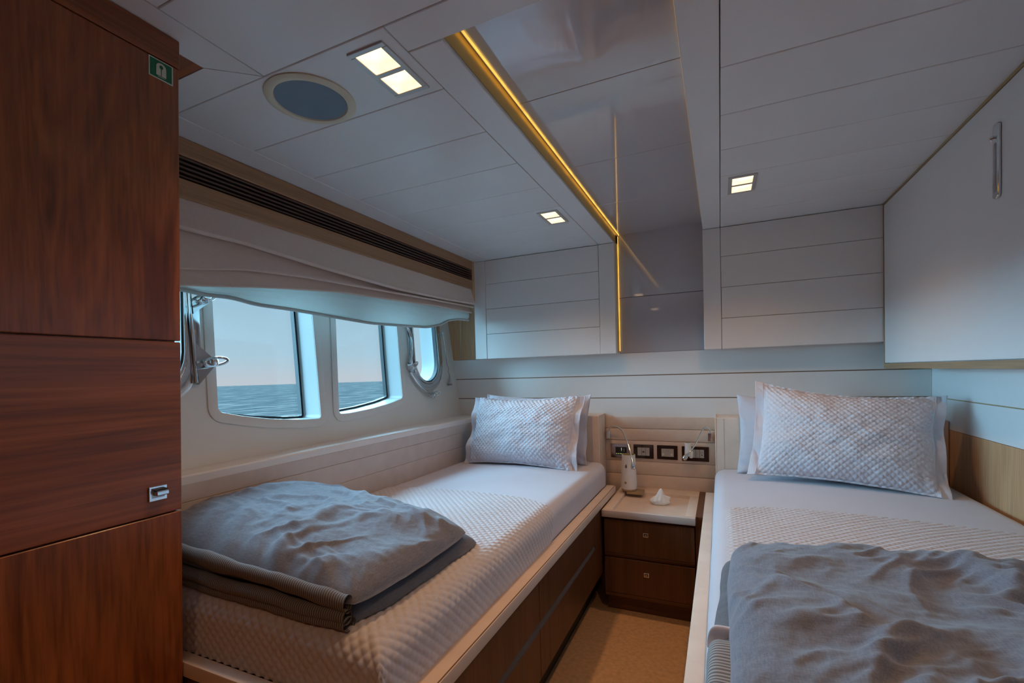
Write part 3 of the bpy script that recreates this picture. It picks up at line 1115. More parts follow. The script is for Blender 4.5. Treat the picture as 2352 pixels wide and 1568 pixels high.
def quilt(x0, x1, yend, label, seed, dl, dr, edge):
    r = 0.052
    A, B, P = fold_surface(x0 + r - 0.003, x1 - r + 0.003, 0.680 + r, yend, 0.704, dl, dr, 0.176, 0.0031, r)
    # slanting edge at the pillow end
    t = np.clip((B - (yend - 0.4)) / 0.4, 0, 1)
    P[..., 1] += t * edge(A)
    N = grid_normals(P)
    if N[N.shape[0] // 2, N.shape[1] // 2, 2] < 0:
        N = -N
    h = 0.0046 * diamonds(A, B, 0.027) + 0.004 * (fbm(A * 6, B * 6, seed, 3) - 0.5)
    h = h + 0.006 * (ridge(A * 3 + B, B * 14, seed + 4) - 0.6) * np.clip((x0 + 0.05 - A) / 0.1, 0, 1)
    P = P + N * h[..., None]
    n = P.shape
    o = link_mesh('quilt', P.reshape(-1, 3), grid_faces(n[0], n[1]), M_QUILT, None, True)
    return tag(o, label, 'quilt')
quilt(-1.466, -0.6045, 1.735, 'white diamond quilted coverlet spread over the left berth', 3, 0.06, 0.164, lambda A: np.where(A > -0.75, -(A + 0.75) * 0.33, 0.0))
quilt(-0.010, 0.897, 1.90, 'white diamond quilted coverlet spread over the right berth', 9, 0.035, 0.05, lambda A: np.where(A < 0.15, (A - 0.15) * 0.3, -(A - 0.15) * 0.10))

# ---- pillows
def pillow(name, w, h, T, pos, lean, yaw, roll, mat, label, quilted, flange, seed, corner=(0, 0, 0, 0), parts=None):
    """stands on its long edge: local u = width, v = height, n = thickness"""
    N = 185 if quilted else 70
    uu = np.linspace(-1, 1, int(N * 1.35))
    vv = np.linspace(-1, 1, N)
    Ug, Vg = np.meshgrid(uu, vv, indexing='ij')
    fl_u = flange / (w / 2)
    fl_v = 0.012 / (h / 2) if flange else 0.0
    iu = np.clip(np.abs(Ug) / (1 - fl_u), 0, 1)
    iv = np.clip(np.abs(Vg) / (1 - fl_v), 0, 1)
    prof = np.maximum((1 - iu**2.6), 0)**0.62 * np.maximum((1 - iv**2.4), 0)**0.62
    wr = fbm(Ug * 3 + seed, Vg * 3, seed, 4) - 0.5
    th = T / 2 * prof * (1 + 0.25 * wr) + 0.0025
    # outline: edges pulled in between the corners
    X = Ug * w / 2 * (1 - 0.045 * (1 - Vg**2)) + 0.006 * wr
    Y = Vg * h / 2 * (1 - 0.095 * (1 - Ug**2)) + 0.004 * (fbm(Ug * 4, Vg * 4, seed + 7) - 0.5)
    c00, c10, c01, c11 = corner
    su, sv = (Ug + 1) / 2, (Vg + 1) / 2
    Y += ((1 - su)**2 * (1 - sv) * c00 + su**2 * (1 - sv) * c10 + (1 - su)**3 * sv * c01 + su**3 * sv * c11)
    sag = 0.03 * np.sin(su * PI) * (sv - 0.5)
    wavy = 0.010 * (fbm(Ug * 2.2 + 3, Vg * 2.2, seed + 3, 3) - 0.5) * 2 + 0.012 * np.clip(iu - 0.97, 0, 1) * 33 * np.sin(Vg * 7 + seed)
    front = np.stack([X, wavy - th, Y], -1)
    back = np.stack([X, wavy + th, Y], -1)
    if quilted:
        n = grid_normals(front)
        if n[n.shape[0] // 2, n.shape[1] // 2, 1] > 0:
            n = -n
        q = 0.0043 * diamonds(Ug * w / 2, Vg * h / 2, 0.0245) * np.clip((1 - iu) * 25, 0, 1)
        front = front + n * q[..., None]
    for P in (front, back):
        # micro wrinkles close to the seams
        e = np.clip((iv - 0.55) / 0.45, 0, 1) + np.clip((iu - 0.7) / 0.3, 0, 1)
        P[..., 1] += 0.006 * e * (ridge(Ug * 9 + Vg * 2, Vg * 3, seed + 5) - 0.5)
    M = Matrix.Rotation(yaw, 3, 'Z') @ Matrix.Rotation(roll, 3, 'Y') @ Matrix.Rotation(-lean, 3, 'X')
    Mn = np.array(M)
    nu, nv = Ug.shape
    V = np.concatenate([front.reshape(-1, 3), back.reshape(-1, 3)])
    V = V @ Mn.T + np.array(pos)
    F1 = grid_faces(nu, nv)
    F2 = F1[:, ::-1] + nu * nv
    rim = []
    idx = np.arange(nu * nv).reshape(nu, nv)
    loop = list(idx[:, 0]) + list(idx[-1, 1:]) + list(idx[-2::-1, -1]) + list(idx[0, -2:0:-1])
    for i in range(len(loop)):
        a, b = loop[i], loop[(i + 1) % len(loop)]
        rim.append([b, a, a + nu * nv, b + nu * nv])
    F = np.concatenate([F1[:, ::-1], F2[:, ::-1], np.array(rim)[:, ::-1]])
    o = link_mesh(name, V, F, mat, None, True)
    tag(o, label, 'pillow')
    if quilted and flange:
        # raised seam line between quilted field and flange, both ends
        for s in (-1, 1):
            k = int(np.argmin(np.abs(uu - s * (1 - fl_u))))
            line = front[k, 2:-2] + np.array([0, -0.0015, 0])
            line = line @ Mn.T + np.array(pos)
            tube('flange_seam', [tuple(p) for p in line[::4]], 0.0018, mat, o, 6)
    return o

pillow('plain_pillow', 0.66, 0.39, 0.13, (-1.005, 2.525, 0.900), math.radians(14), 0.0, 0.02, M_SHEET, 'plain white pillow tucked behind the quilted one on left berth', False, 0.0, 4, (0, 0, 0.0, 0.01))
pillow('quilted_pillow', 0.70, 0.415, 0.17, (-1.035, 2.405, 0.895), math.radians(22), -0.03, 0.015, M_SHAM, 'white diamond quilted pillow leaning on the left headboard', True, 0.035, 2, (0, 0, -0.01, 0.012))
pillow('plain_pillow', 0.66, 0.37, 0.13, (0.400, 2.525, 0.888), math.radians(14), -0.05, 0.0, M_SHEET, 'plain white pillow tucked behind the quilted one on right berth', False, 0.0, 14, (0, 0, 0.02, 0))
pillow('quilted_pillow', 0.695, 0.42, 0.19, (0.470, 2.385, 0.905), math.radians(24), -0.15, 0.050, M_SHAM, 'white diamond quilted pillow leaning in the right berth corner', True, 0.035, 12, (0, 0.0, 0.050, 0.008))

# ---- folded duvets
def slab(name, corners, zb, T, mat, parent, seed, nu=170, nv=170, wr=1.0, ang=0.3, power=7.0, edge_wave=0.02, field=None):
    """soft folded layer: corners FL, FR, BR, BL (x,y); T(u,v) thickness on [0,1]^2"""
    s = np.sin(np.linspace(-PI / 2, PI / 2, nu)) * 0.55 + np.linspace(-1, 1, nu) * 0.45
    t = np.sin(np.linspace(-PI / 2, PI / 2, nv)) * 0.55 + np.linspace(-1, 1, nv) * 0.45
    U, V = np.meshgrid(s, t, indexing='ij')
    u, v = (U + 1) / 2, (V + 1) / 2
    FL, FR, BR, BL = [np.array(c) for c in corners]
    XY = ((1 - u) * (1 - v))[..., None] * FL + (u * (1 - v))[..., None] * FR + (u * v)[..., None] * BR + ((1 - u) * v)[..., None] * BL
    X, Y = XY[..., 0], XY[..., 1]
    # rounded corners of the footprint and wavy outline
    cx, cy = XY.mean((0, 1))
    k = np.clip(np.abs(U), 0, 1)**6 * np.clip(np.abs(V), 0, 1)**6
    X = X + (cx - X) * 0.04 * k
    Y = Y + (cy - Y) * 0.04 * k
    ew = edge_wave * (fbm(u * 3.1 + seed, v * 3.1, seed, 3) - 0.5)
    X = X + ew * np.abs(U)**4
    Y = Y + ew * np.abs(V)**4
    e = np.maximum(1 - np.abs(U)**power, 0)**0.42 * np.maximum(1 - np.abs(V)**power, 0)**0.42
    th = T(u, v) * e
    # wrinkles: warped ridges
    ca, sa = math.cos(ang), math.sin(ang)
    p = (X * ca + Y * sa)
    q = (-X * sa + Y * ca)
    wx = 0.10 * pnoise(X * 5, Y * 5, seed + 1)
    wy = 0.10 * pnoise(X * 5 + 9, Y * 5, seed + 2)
    r1 = crease((p + wx) * 3.4, (q + wy) * 9.0, seed + 3, 0.17)
    r2 = crease((p - wy) * 6.5 + 5, (q + wx) * 15.0, seed + 4, 0.20)
    r3 = crease((q + wy) * 4.2, (p - wx) * 10.0, seed + 6, 0.13)
    r4 = crease((p + wy) * 13.0, (q + wx) * 24.0, seed + 12, 0.25)
    big = pnoise(X * 4.5, Y * 4.5, seed + 5) + 0.5 * pnoise(X * 9, Y * 9, seed + 15)
    m1 = np.clip(pnoise(X * 3.2 + 3, Y * 3.2, seed + 8) * 1.8 + 0.5, 0.08, 1)
    m2 = np.clip(pnoise(X * 3.6 - 3, Y * 3.6, seed + 9) * 2.0 + 0.45, 0.0, 1)
    rim_d = np.minimum(v, np.minimum(u, 1 - u))
    pull = pnoise(X * 17 + 0.6 * Y * 17, Y * 5, seed + 20) * np.exp(-(v / 0.22)**2)
    w = wr * (0.013 * r1 * m1 + 0.007 * r2 * m2 + 0.010 * r3 * m2 + 0.003 * r4 * m1 + 0.010 * big + 0.014 * pull)
    w = w + wr * 0.0012 * pnoise(X * 60, Y * 60, seed + 30)
    top = zb + th + w * np.clip(e * 1.3, 0, 1) * np.clip((1 - v) * 7, 0.25, 1)
    if field is not None:
        top = top + field(X, Y, u, v) * np.clip(e * 1.3, 0, 1)
    bot = zb + 0.10 * T(u, v) * (1 - e) + 0 * X
    bul = 0.018 * np.sin(np.clip(np.abs(U), 0, 1)**20 * PI)
    Pt = np.stack([X, Y, np.maximum(top, bot)], -1)
    Pb = np.stack([X, Y, bot], -1)
    Vv = np.concatenate([Pt.reshape(-1, 3), Pb.reshape(-1, 3)])
    F1 = grid_faces(nu, nv)
    F2 = F1[:, ::-1] + nu * nv
    idx = np.arange(nu * nv).reshape(nu, nv)
    loop = list(idx[:, 0]) + list(idx[-1, 1:]) + list(idx[-2::-1, -1]) + list(idx[0, -2:0:-1])
    rim = [[loop[(i + 1) % len(loop)], loop[i], loop[i] + nu * nv, loop[(i + 1) % len(loop)] + nu * nv] for i in range(len(loop))]
    F = np.concatenate([F1, F2, np.array(rim)])
    return link_mesh(name, Vv, F, mat, parent, True)

def strip_roll(name, pts, ry, rz, mat, parent, seed, axis=1, n=18):
    """soft rolled hem: elliptical tube along pts with wobble"""
    c = np.array(smooth_path(pts, 70))
    t = np.linspace(0, 1, len(c))
    R = 1 + 0.5 * (fbm(t * 7, t * 0 + seed, seed, 3) - 0.5)
    c[:, 2] += 0.012 * (fbm(t * 6, t * 0 + 3, seed + 2, 3) - 0.5)
    an = np.linspace(0, 2 * PI, n, endpoint=False)
    P = np.zeros((len(c), n, 3))
    for k, a in enumerate(an):
        P[:, k] = c
        P[:, k, axis] += ry * R * math.cos(a)
        P[:, k, 2] += rz * R * math.sin(a)
    o = link_mesh(name, P.reshape(-1, 3), grid_faces(len(c), n, True), mat, parent, True)
    return o

d1 = thing('folded_duvet', (-1.06, 0.98, 0.705), 'slate grey folded duvet with striped lining on the left berth', 'duvet')
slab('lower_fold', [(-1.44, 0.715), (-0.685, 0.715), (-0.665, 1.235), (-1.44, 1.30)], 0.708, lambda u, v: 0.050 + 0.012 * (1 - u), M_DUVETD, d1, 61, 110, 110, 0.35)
slab('upper_fold', [(-1.470, 0.715), (-0.675, 0.705), (-0.675, 1.185), (-1.470, 1.265)], 0.752,
     lambda u, v: 0.060 + 0.072 * (1 - u)**1.4 + 0.012 * np.sin(v * PI), M_DUVET, d1, 63, 220, 220, 1.0, ang=-0.25, power=6.0)
strip_roll('striped_edge', [(-1.44, 0.712, 0.812), (-1.25, 0.706, 0.800), (-1.05, 0.702, 0.788), (-0.85, 0.702, 0.774), (-0.70, 0.706, 0.760)], 0.013, 0.019, M_TICKX, d1, 71)
strip_roll('striped_edge', [(-1.44, 0.714, 0.752), (-1.25, 0.704, 0.748), (-1.05, 0.700, 0.742), (-0.85, 0.700, 0.736), (-0.70, 0.704, 0.732)], 0.014, 0.015, M_TICKX, d1, 73)
strip_roll('striped_edge', [(-1.44, 0.716, 0.722), (-1.25, 0.710, 0.722), (-1.05, 0.706, 0.720), (-0.85, 0.704, 0.718), (-0.70, 0.708, 0.717)], 0.016, 0.013, M_TICKX, d1, 75)

d2 = thing('folded_duvet', (0.42, 0.95, 0.712), 'slate grey folded duvet spread wide across the right berth', 'duvet')
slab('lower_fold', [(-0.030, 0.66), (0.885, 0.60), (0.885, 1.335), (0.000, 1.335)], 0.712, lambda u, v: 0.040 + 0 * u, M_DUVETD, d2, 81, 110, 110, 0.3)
slab('upper_fold', [(0.000, 0.60), (0.890, 0.56), (0.890, 1.345), (0.012, 1.330)], 0.742,
     lambda u, v: 0.052 + 0.012 * np.sin(v * PI), M_DUVET, d2, 83, 260, 260, 1.5, ang=0.9, power=8.0)
slab('striped_edge', [(-0.030, 0.62), (0.040, 0.62), (0.040, 0.893), (-0.026, 0.893)], 0.7125, lambda u, v: 0.042 + 0 * u, M_TICKY, d2, 91, 40, 60, 0.25, power=5.0, edge_wave=0.008)
slab('white_trim', [(-0.031, 0.8935), (0.040, 0.8935), (0.040, 0.906), (-0.029, 0.906)], 0.7125, lambda u, v: 0.044 + 0 * u, M_SHEET, d2, 93, 30, 14, 0.1, power=5.0, edge_wave=0.004)

# ================================================================== NIGHTSTAND
t = thing('nightstand', (-0.335, 2.53, 0.0), 'teak nightstand with cream leather tray top between the berths', 'nightstand')
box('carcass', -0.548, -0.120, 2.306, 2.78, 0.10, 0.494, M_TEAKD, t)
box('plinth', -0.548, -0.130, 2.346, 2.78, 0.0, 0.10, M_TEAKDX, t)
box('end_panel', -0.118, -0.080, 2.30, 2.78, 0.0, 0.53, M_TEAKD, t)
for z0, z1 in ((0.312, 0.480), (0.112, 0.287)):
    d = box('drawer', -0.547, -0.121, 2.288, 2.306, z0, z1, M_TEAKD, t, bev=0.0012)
    bm = bm_box(-0.547, -0.121, 2.286, 2.306, z0 - 0.022, z0 - 0.002, 0.001, 1)
    for v in bm.verts:
        v.co.y += (z0 - v.co.z) * 0.5
    lp = from_bm('finger_lip', bm, M_TEAKDX, t)
    zc = (z0 + z1) / 2 + 0.022
    lt = box('latch', -0.3555, -0.3295, 2.2845, 2.290, zc - 0.0105, zc + 0.0105, M_CHROME, d, bev=0.001)
    box('latch_recess', -0.3505, -0.3345, 2.2838, 2.2850, zc - 0.0055, zc + 0.0075, M_BLACK, d, bev=0)
    box('latch_button', -0.3475, -0.3375, 2.2825, 2.2850, zc - 0.0055, zc + 0.0035, M_STEEL, d, bev=0.0008)
tr = thing('tray_top', (-0.335, 2.5, 0.496))
# leather tray: a frame of four strips round a sunken bottom
X0, X1, Y0, Y1, Z0, Z1 = -0.552, -0.115, 2.262, 2.780, 0.497, 0.531
bpy.data.objects.remove(tr)
tr = box('tray_bottom', X0 + 0.02, X1 - 0.02, Y0 + 0.02, Y1 - 0.02, Z0 + 0.001, 0.514, M_LEATH, t, bev=0)
box('tray_border', X0, X1, Y0, Y0 + 0.028, Z0, Z1, M_LEATH2, t, bev=0.002, seg=2)
box('tray_border', X0, X1, Y1 - 0.110, Y1, Z0, Z1, M_LEATH, t, bev=0.002, seg=2)
box('tray_border', X0, X0 + 0.050, Y0 + 0.0285, Y1 - 0.1105, Z0, Z1, M_LEATH, t, bev=0.002, seg=2)
box('tray_border', X1 - 0.045, X1, Y0 + 0.0285, Y1 - 0.1105, Z0, Z1, M_LEATH, t, bev=0.002, seg=2)

# ---- things on the nightstand
def rounded_box(name, x0, x1, y0, y1, z0, z1, rad, mat, parent=None):
    pts = rounded([(x0, y0), (x1, y0), (x1, y1), (x0, y1)], rad, 6)
    bm = bmesh.new()
    a = [bm.verts.new((x, y, z0)) for x, y in pts]
    b = [bm.verts.new((x, y, z1)) for x, y in pts]
    bm.faces.new(a[::-1])
    bm.faces.new(b)
    for i in range(len(pts)):
        j = (i + 1) % len(pts)
        bm.faces.new([a[i], a[j], b[j], b[i]])
    return from_bm(name, bm, mat, parent)
o = rounded_box('wooden_base', -0.492, -0.402, 2.600, 2.690, 0.5315, 0.541, 0.012, M_LWOOD)
tag(o, 'small rounded light wood board beside the white lamp', 'coaster')
lc = (-0.483, 2.650, 0.5415)
t = thing('table_lamp', lc, 'white tapered cordless lamp with wooden foot on the nightstand', 'lamp')
lathe('foot', [(0.0, 0.0), (0.040, 0.0), (0.0425, 0.003), (0.042, 0.012), (0.0, 0.012)], lc, M_LWOOD, t, 40)
lathe('body', [(0.0, 0.0122), (0.0425, 0.0122), (0.0435, 0.030), (0.042, 0.080), (0.0395, 0.140), (0.0375, 0.185), (0.0370, 0.205), (0.0345, 0.205), (0.0335, 0.150), (0.0, 0.148)], lc, M_CERAM, t, 48)
lathe('brass_collar', [(0.0338, 0.190), (0.0345, 0.2045), (0.0335, 0.2045), (0.0320, 0.180), (0.0, 0.178)], (lc[0], lc[1], lc[2] + 0.0006), M_BRASS, t, 40)
lathe('button', [(0.0, -0.0015), (0.0065, -0.001), (0.007, 0.002), (0.0, 0.002)], (lc[0] - 0.012, lc[1] - 0.0418, lc[2] + 0.050), M_BRASS, t, 20, axis=1)
pts = [(-0.0035, -0.010), (0.004, -0.010), (0.006, -0.002), (0.004, 0.006), (0.0, 0.012), (-0.005, 0.004), (-0.006, -0.004)]
bm = bmesh.new()
f = [bm.verts.new((lc[0] - 0.008 + a, lc[1] - 0.0402, lc[2] + 0.143 + b)) for a, b in pts]
g = [bm.verts.new((lc[0] - 0.008 + a, lc[1] - 0.0370, lc[2] + 0.143 + b)) for a, b in pts]
bm.faces.new(f)
bm.faces.new(g[::-1])
for i in range(len(pts)):
    j = (i + 1) % len(pts)
    bm.faces.new([f[i], g[i], g[j], f[j]])
from_bm('emblem', bm, M_ALU, t)

def shell():
    # conch: spiral body whorl with a tall peak, pointed canal and blunt knobs
    nu, nv = 90, 60
    th = np.linspace(0, 2 * PI, nu, endpoint=False)
    s = np.linspace(0, 1, nv)
    S, T = np.meshgrid(s, th, indexing='ij')
    r = 0.036 * np.sin(PI * np.clip(S * 0.96 + 0.02, 0, 1))**0.75 * (1 - 0.30 * S)
    r = r * (1 + 0.10 * np.maximum(np.sin(T * 4 + S * 6), 0)**2 + 0.05 * np.sin(S * 30 + T))
    ax = (S - 0.5) * 0.105
    X = ax
    Yy = r * np.cos(T) * 0.8
    Z = r * np.sin(T) * 0.80
    # peak and side horn
    up = np.clip(np.sin(T), 0, 1)
    pk = np.exp(-(((ax - 0.004) / 0.017)**2)) * up**4
    Z = Z + 0.046 * pk
    Yy = Yy * (1 - 0.45 * pk)
    X = X + 0.004 * pk
    hn = np.exp(-(((S - 0.78) / 0.10)**2)) * np.exp(-((T - 0.75) / 0.45)**2)
    X = X + 0.022 * hn
    Z = Z + 0.012 * hn
    Z = np.maximum(Z, -0.018)
    ca, sa = math.cos(-0.15), math.sin(-0.15)
    XX = X * ca - Yy * sa
    YY = X * sa + Yy * ca
    P = np.stack([XX - 0.300, YY + 2.505, Z + 0.5325], -1)
    n = P.shape
    o = link_mesh('seashell', P.reshape(-1, 3), grid_faces(nv, nu, True), M_SHELL, None, True)
    tag(o, 'white knobbly conch seashell lying in the nightstand tray', 'seashell')
shell()

# ---- reading lights
def reading_light(block, path, head_dir, label):
    t = thing('reading_light', (block[0], 2.775, block[1] - 0.023), label, 'reading light', 'gooseneck reading lights')
    bx, bz = block
    box('bracket', bx - 0.0095, bx + 0.0095, 2.745, 2.7815, bz - 0.023, bz + 0.022, M_CHROME, t, bev=0.002)
    tube('gooseneck', smooth_path(path, 48), 0.0042, M_CHROME, t, 10)
    e = Vector(path[-1])
    d = Vector(head_dir).normalized()
    h = [e - d * 0.010, e, e + d * 0.010, e + d * 0.022, e + d * 0.032, e + d * 0.036]
    tube('lamp_head', h, [0.0045, 0.0065, 0.0105, 0.0135, 0.0120, 0.004], M_CHROME, t, 18)
reading_light((-0.619, 0.842), [(-0.614, 2.755, 0.862), (-0.611, 2.753, 0.876), (-0.602, 2.75, 0.886), (-0.567, 2.73, 0.894), (-0.53, 2.7, 0.878), (-0.501, 2.66, 0.844), (-0.469, 2.61, 0.785), (-0.452, 2.575, 0.738), (-0.444, 2.56, 0.715)], (0.10, -0.12, -0.9), 'chrome gooseneck reading light curving over the white lamp')
reading_light((-0.058, 0.845), [(-0.056, 2.755, 0.866), (-0.056, 2.752, 0.878), (-0.060, 2.75, 0.890), (-0.077, 2.74, 0.899), (-0.095, 2.72, 0.884), (-0.11, 2.69, 0.852), (-0.126, 2.66, 0.82), (-0.150, 2.62, 0.785), (-0.164, 2.605, 0.768)], (-0.62, -0.25, -0.72), 'chrome gooseneck reading light beside the right headboard')

# ---- switch plates
def plate(x0, x1, z0, z1, mat, label):
    t = thing('switch_plate', ((x0 + x1) / 2, 2.780, z0), label, 'switch plate')
    box('plate', x0, x1, 2.7745, 2.7815, z0, z1, mat, t, bev=0.0015)
    return t
t = plate(-0.611, -0.495, 0.701, 0.784, M_BRONZE, 'bronze framed clock display with small glowing marks')
box('screen', -0.582, -0.516, 2.7730, 2.7746, 0.718, 0.766, M_SCREEN, t, bev=0.0005)
for k in range(5):
    box('mark', -0.5775 + k * 0.0122, -0.5715 + k * 0.0122, 2.7724, 2.7731, 0.7235, 0.7285, M_PIX, t, bev=0)
box('digit', -0.5475, -0.5445, 2.7724, 2.7731, 0.748, 0.761, M_PIXW, t, bev=0)
box('digit', -0.5470, -0.5450, 2.7724, 2.7731, 0.742, 0.745, M_PIXW, t, bev=0)
box('digit', -0.5320, -0.5300, 2.7724, 2.7731, 0.738, 0.757, M_MODULE, t, bev=0)
t = plate(-0.476, -0.361, 0.703, 0.785, M_SMOKE, 'dark switch plate with a network socket between blank modules')
for k in range(3):
    m = box('module', -0.4525 + k * 0.0232, -0.4305 + k * 0.0232, 2.7725, 2.7746, 0.7205, 0.7675, M_MODULE, t, bev=0.0008)
    if k == 1:
        bm = bmesh.new()
        pp = [(-0.0062, -0.005), (0.0062, -0.005), (0.0062, 0.001), (0.003, 0.001), (0.0, 0.0065), (-0.003, 0.001), (-0.0062, 0.001)]
        a = [bm.verts.new((-0.4183 + x, 2.7719, 0.744 + z)) for x, z in pp]
        b = [bm.verts.new((-0.4183 + x, 2.7727, 0.744 + z)) for x, z in pp]
        bm.faces.new(a)
        bm.faces.new(b[::-1])
        for i in range(len(pp)):
            bm.faces.new([a[i], b[i], b[(i + 1) % len(pp)], a[(i + 1) % len(pp)]])
        from_bm('socket_opening', bm, M_BLACK, m)
t = plate(-0.342, -0.229, 0.703, 0.785, M_SMOKE, 'dark switch plate with a pale two button controller')
m = box('controller', -0.3175, -0.2500, 2.7725, 2.7746, 0.7205, 0.7660, M_MODULE, t, bev=0.001)
for x in (-0.3085, -0.2615):
    box('button', x - 0.0055, x + 0.0055, 2.7718, 2.7726, 0.7275, 0.7395, M_SIGNW, m, bev=0.0005)
box('print_line', -0.2980, -0.2730, 2.7722, 2.7726, 0.7530, 0.7555, M_ALU, m, bev=0)
t = plate(-0.206, -0.064, 0.701, 0.784, M_SMOKE, 'wide dark switch plate with a mains outlet at its right end')
for k in range(3):
    x0 = -0.155 + k * 0.0222
    m = box('module', x0, x0 + 0.0210, 2.7725, 2.7746, 0.7215, 0.7680, M_MODULE, t, bev=0.0008)
    if k == 2:
        box('outlet_slot', x0 + 0.0055, x0 + 0.0070, 2.7719, 2.7726, 0.747, 0.758, M_BLACK, m, bev=0)
        box('outlet_slot', x0 + 0.0135, x0 + 0.0150, 2.7719, 2.7726, 0.747, 0.758, M_BLACK, m, bev=0)
        lathe('outlet_hole', [(0.0, -0.0007), (0.003, -0.0007), (0.003, 0.0), (0.0, 0.0)], (x0 + 0.0103, 2.7725, 0.738), M_BLACK, m, 14, axis=1)
pc = (-0.171, 2.748, 0.735)
t = thing('plug_in_diffuser', pc, 'small white tapered plug-in device on the wide switch plate', 'plug')
lathe('body', [(0.0, 0.0), (0.0175, 0.0), (0.0195, 0.012), (0.0175, 0.045), (0.0185, 0.0745), (0.0165, 0.0745), (0.0155, 0.060), (0.0, 0.058)], pc, M_CERAM, t, 32)
lathe('rim', [(0.0150, 0.068), (0.0163, 0.0742), (0.0140, 0.0742), (0.0, 0.066)], pc, M_BRASS, t, 28)
bm = bm_box(pc[0] + 0.006, pc[0] + 0.026, 2.738, 2.772, pc[2] - 0.012, pc[2] + 0.026, 0.007, 3)
from_bm('plug_body', bm, M_CERAM, t, smooth=True)

# ================================================================== RIGHT WALL CUPBOARD
XK = 0.70
t = thing('overhead_cabinet', (0.80, 1.9, 1.199), 'long overhead cabinet with pale blue grey door above right berth', 'cabinet')
box('carcass', XK + 0.020, XR - 0.001, 0.20, 2.686, 1.200, 1.955, M_WHITE, t)
box('trim', XK - 0.002, XR - 0.001, 0.20, 2.687, 1.1985, 1.2225, M_OAKT, t, bev=0.001)
box('trim', XK - 0.002, XK + 0.019, 0.20, 2.687, 1.9535, ZC - 0.0005, M_BRASS, t, bev=0.001)
box('trim', XK - 0.002, XK + 0.019, 2.679, 2.687, 1.2230, 1.9530, M_OAKT, t, bev=0.001)
d = box('door', XK, XK + 0.019, 0.20, 2.6775, 1.2245, 1.9520, M_WHITE, t, bev=0.0012)
d['label'] = 'smooth pale cabinet door'
hb = rounded([(1.697, 1.664), (1.727, 1.664), (1.727, 1.868), (1.697, 1.868)], 0.015, 8)
h = prism_yz('handle', hb, XK - 0.008, XK - 0.0002, M_CHROME, d, bev=0.002)
hi = rounded([(1.706, 1.680), (1.718, 1.680), (1.718, 1.815), (1.706, 1.815)], 0.006, 6)
prism_yz('handle_groove', hi, XK - 0.0086, XK - 0.006, M_STEEL, d)
lathe('handle_knob', [(0.0, -0.013), (0.0045, -0.012), (0.0072, -0.008), (0.006, -0.004), (0.005, 0.0), (0.0, 0.0)], (XK - 0.007, 1.712, 1.828), M_CHROME, d, 18, axis=0)

# ================================================================== TEAK LOCKER
def lx(z):
    return 0.0635 * (z - 1.315)
t = thing('teak_locker', (-1.35, 0.2, 0.0), 'tall teak locker with chrome latch in the left foreground', 'locker')
LX, LY = -1.101, 0.640
shear_box('carcass', -1.27, LX - 0.019, YF + 0.01, LY - 0.001, 0.0, 1.958, lambda z: lx(z) * (1.0), M_TEAKV, t)
shear_box('header', -1.42, LX + 0.002, YF + 0.01, LY + 0.001, 1.904, 1.961, lx, M_TEAKH, t)
p_up = shear_box('upper_panel', LX - 0.018, LX, YF + 0.01, LY, 1.3165, 1.9025, lx, M_TEAKV, t)
p_mid = shear_box('middle_panel', LX - 0.018, LX, YF + 0.01, LY, 0.9360, 1.3135, lx, M_TEAKH, t)
p_lo = shear_box('lower_panel', LX - 0.018, LX, YF + 0.01, LY, 0.0, 0.9325, lx, M_TEAKV, t)
def on_face(name, y0, y1, z0, z1, t0, t1, mat, parent, bev=0.0008):
    return shear_box(name, LX + t0, LX + t1, y0, y1, z0, z1, lx, mat, parent, bev)
l = on_face('latch', 0.572, 0.6075, 0.9685, 1.0005, 0.0002, 0.004, M_CHROME, p_mid)
on_face('latch_recess', 0.577, 0.602, 0.975, 0.994, 0.004, 0.0046, M_STEEL, p_mid, 0)
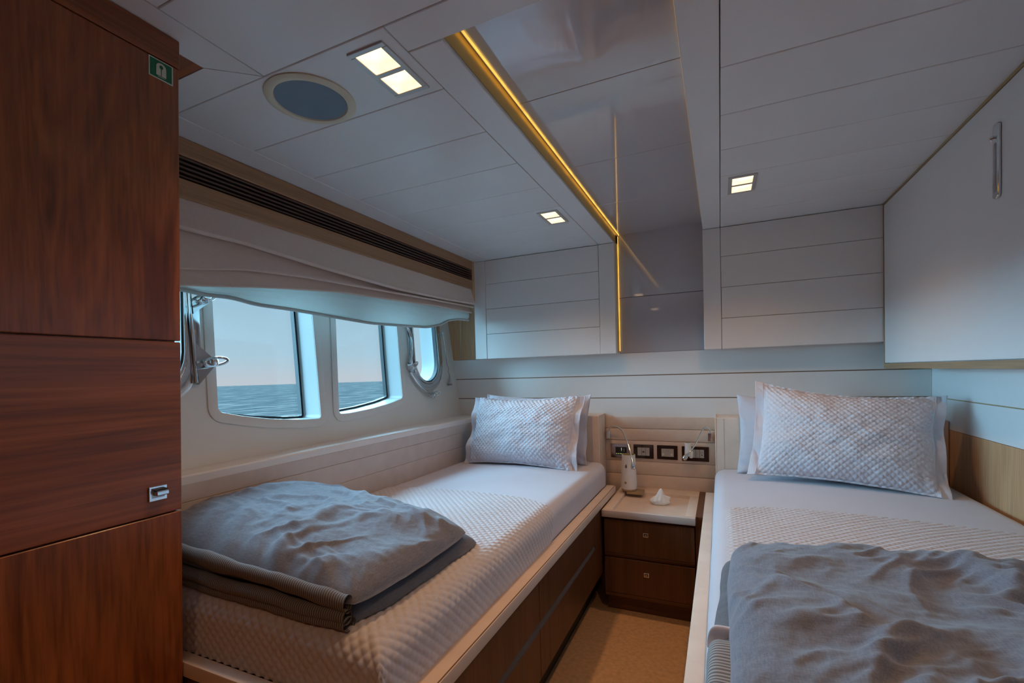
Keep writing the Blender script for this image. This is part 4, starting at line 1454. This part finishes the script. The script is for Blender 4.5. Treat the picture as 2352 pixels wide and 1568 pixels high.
on_face('latch_lever', 0.580, 0.606, 0.9800, 0.9905, 0.0046, 0.016, M_CHROME, p_mid, 0.002)
on_face('latch_shadow_gap', 0.580, 0.604, 0.9910, 0.9940, 0.0046, 0.012, M_BLACK, p_mid, 0)

# ---- green life jacket sign
s = thing('life_jacket_sign', (LX + lx(1.86) + 0.001, 0.604, 1.858), 'green and white life jacket sign on the teak locker', 'sign')
on_face('backing', 0.581, 0.6275, 1.861, 1.9005, 0.0002, 0.0012, M_SIGNW, s, 0)
on_face('green_field', 0.5835, 0.6250, 1.8632, 1.8983, 0.0012, 0.0016, M_GREEN, s, 0)
def on_sign(name, pts, mat, t0, t1):
    bm = bmesh.new()
    a = [bm.verts.new((LX + t1 + lx(z), y, z)) for y, z in pts]
    b = [bm.verts.new((LX + t0 + lx(z), y, z)) for y, z in pts]
    bm.faces.new(a)
    bm.faces.new(b[::-1])
    for i in range(len(pts)):
        j = (i + 1) % len(pts)
        bm.faces.new([a[i], b[i], b[j], a[j]])
    return from_bm(name, bm, mat, s)
yc, zc = 0.6043, 1.8815
arch = [(yc - 0.0095, zc - 0.013), (yc + 0.0095, zc - 0.013)]
for k in range(13):
    a = PI * k / 12
    arch.append((yc + 0.0095 * math.cos(a), zc + 0.0045 + 0.0085 * math.sin(a)))
on_sign('pictogram', arch, M_SIGNW, 0.0016, 0.0020)
on_sign('pictogram_neck', [(yc + 0.0036 * math.cos(2 * PI * k / 16), zc + 0.0050 + 0.0040 * math.sin(2 * PI * k / 16)) for k in range(16)], M_GREEN, 0.0020, 0.0023)
on_sign('pictogram_slit', [(yc - 0.0006, zc - 0.013), (yc + 0.0006, zc - 0.013), (yc + 0.0009, zc + 0.003), (yc - 0.0009, zc + 0.003)], M_GREEN, 0.0020, 0.0023)
on_sign('pictogram_line', [(yc - 0.007, zc - 0.0156), (yc + 0.007, zc - 0.0156), (yc + 0.007, zc - 0.0148), (yc - 0.007, zc - 0.0148)], M_SIGNW, 0.0016, 0.0020)
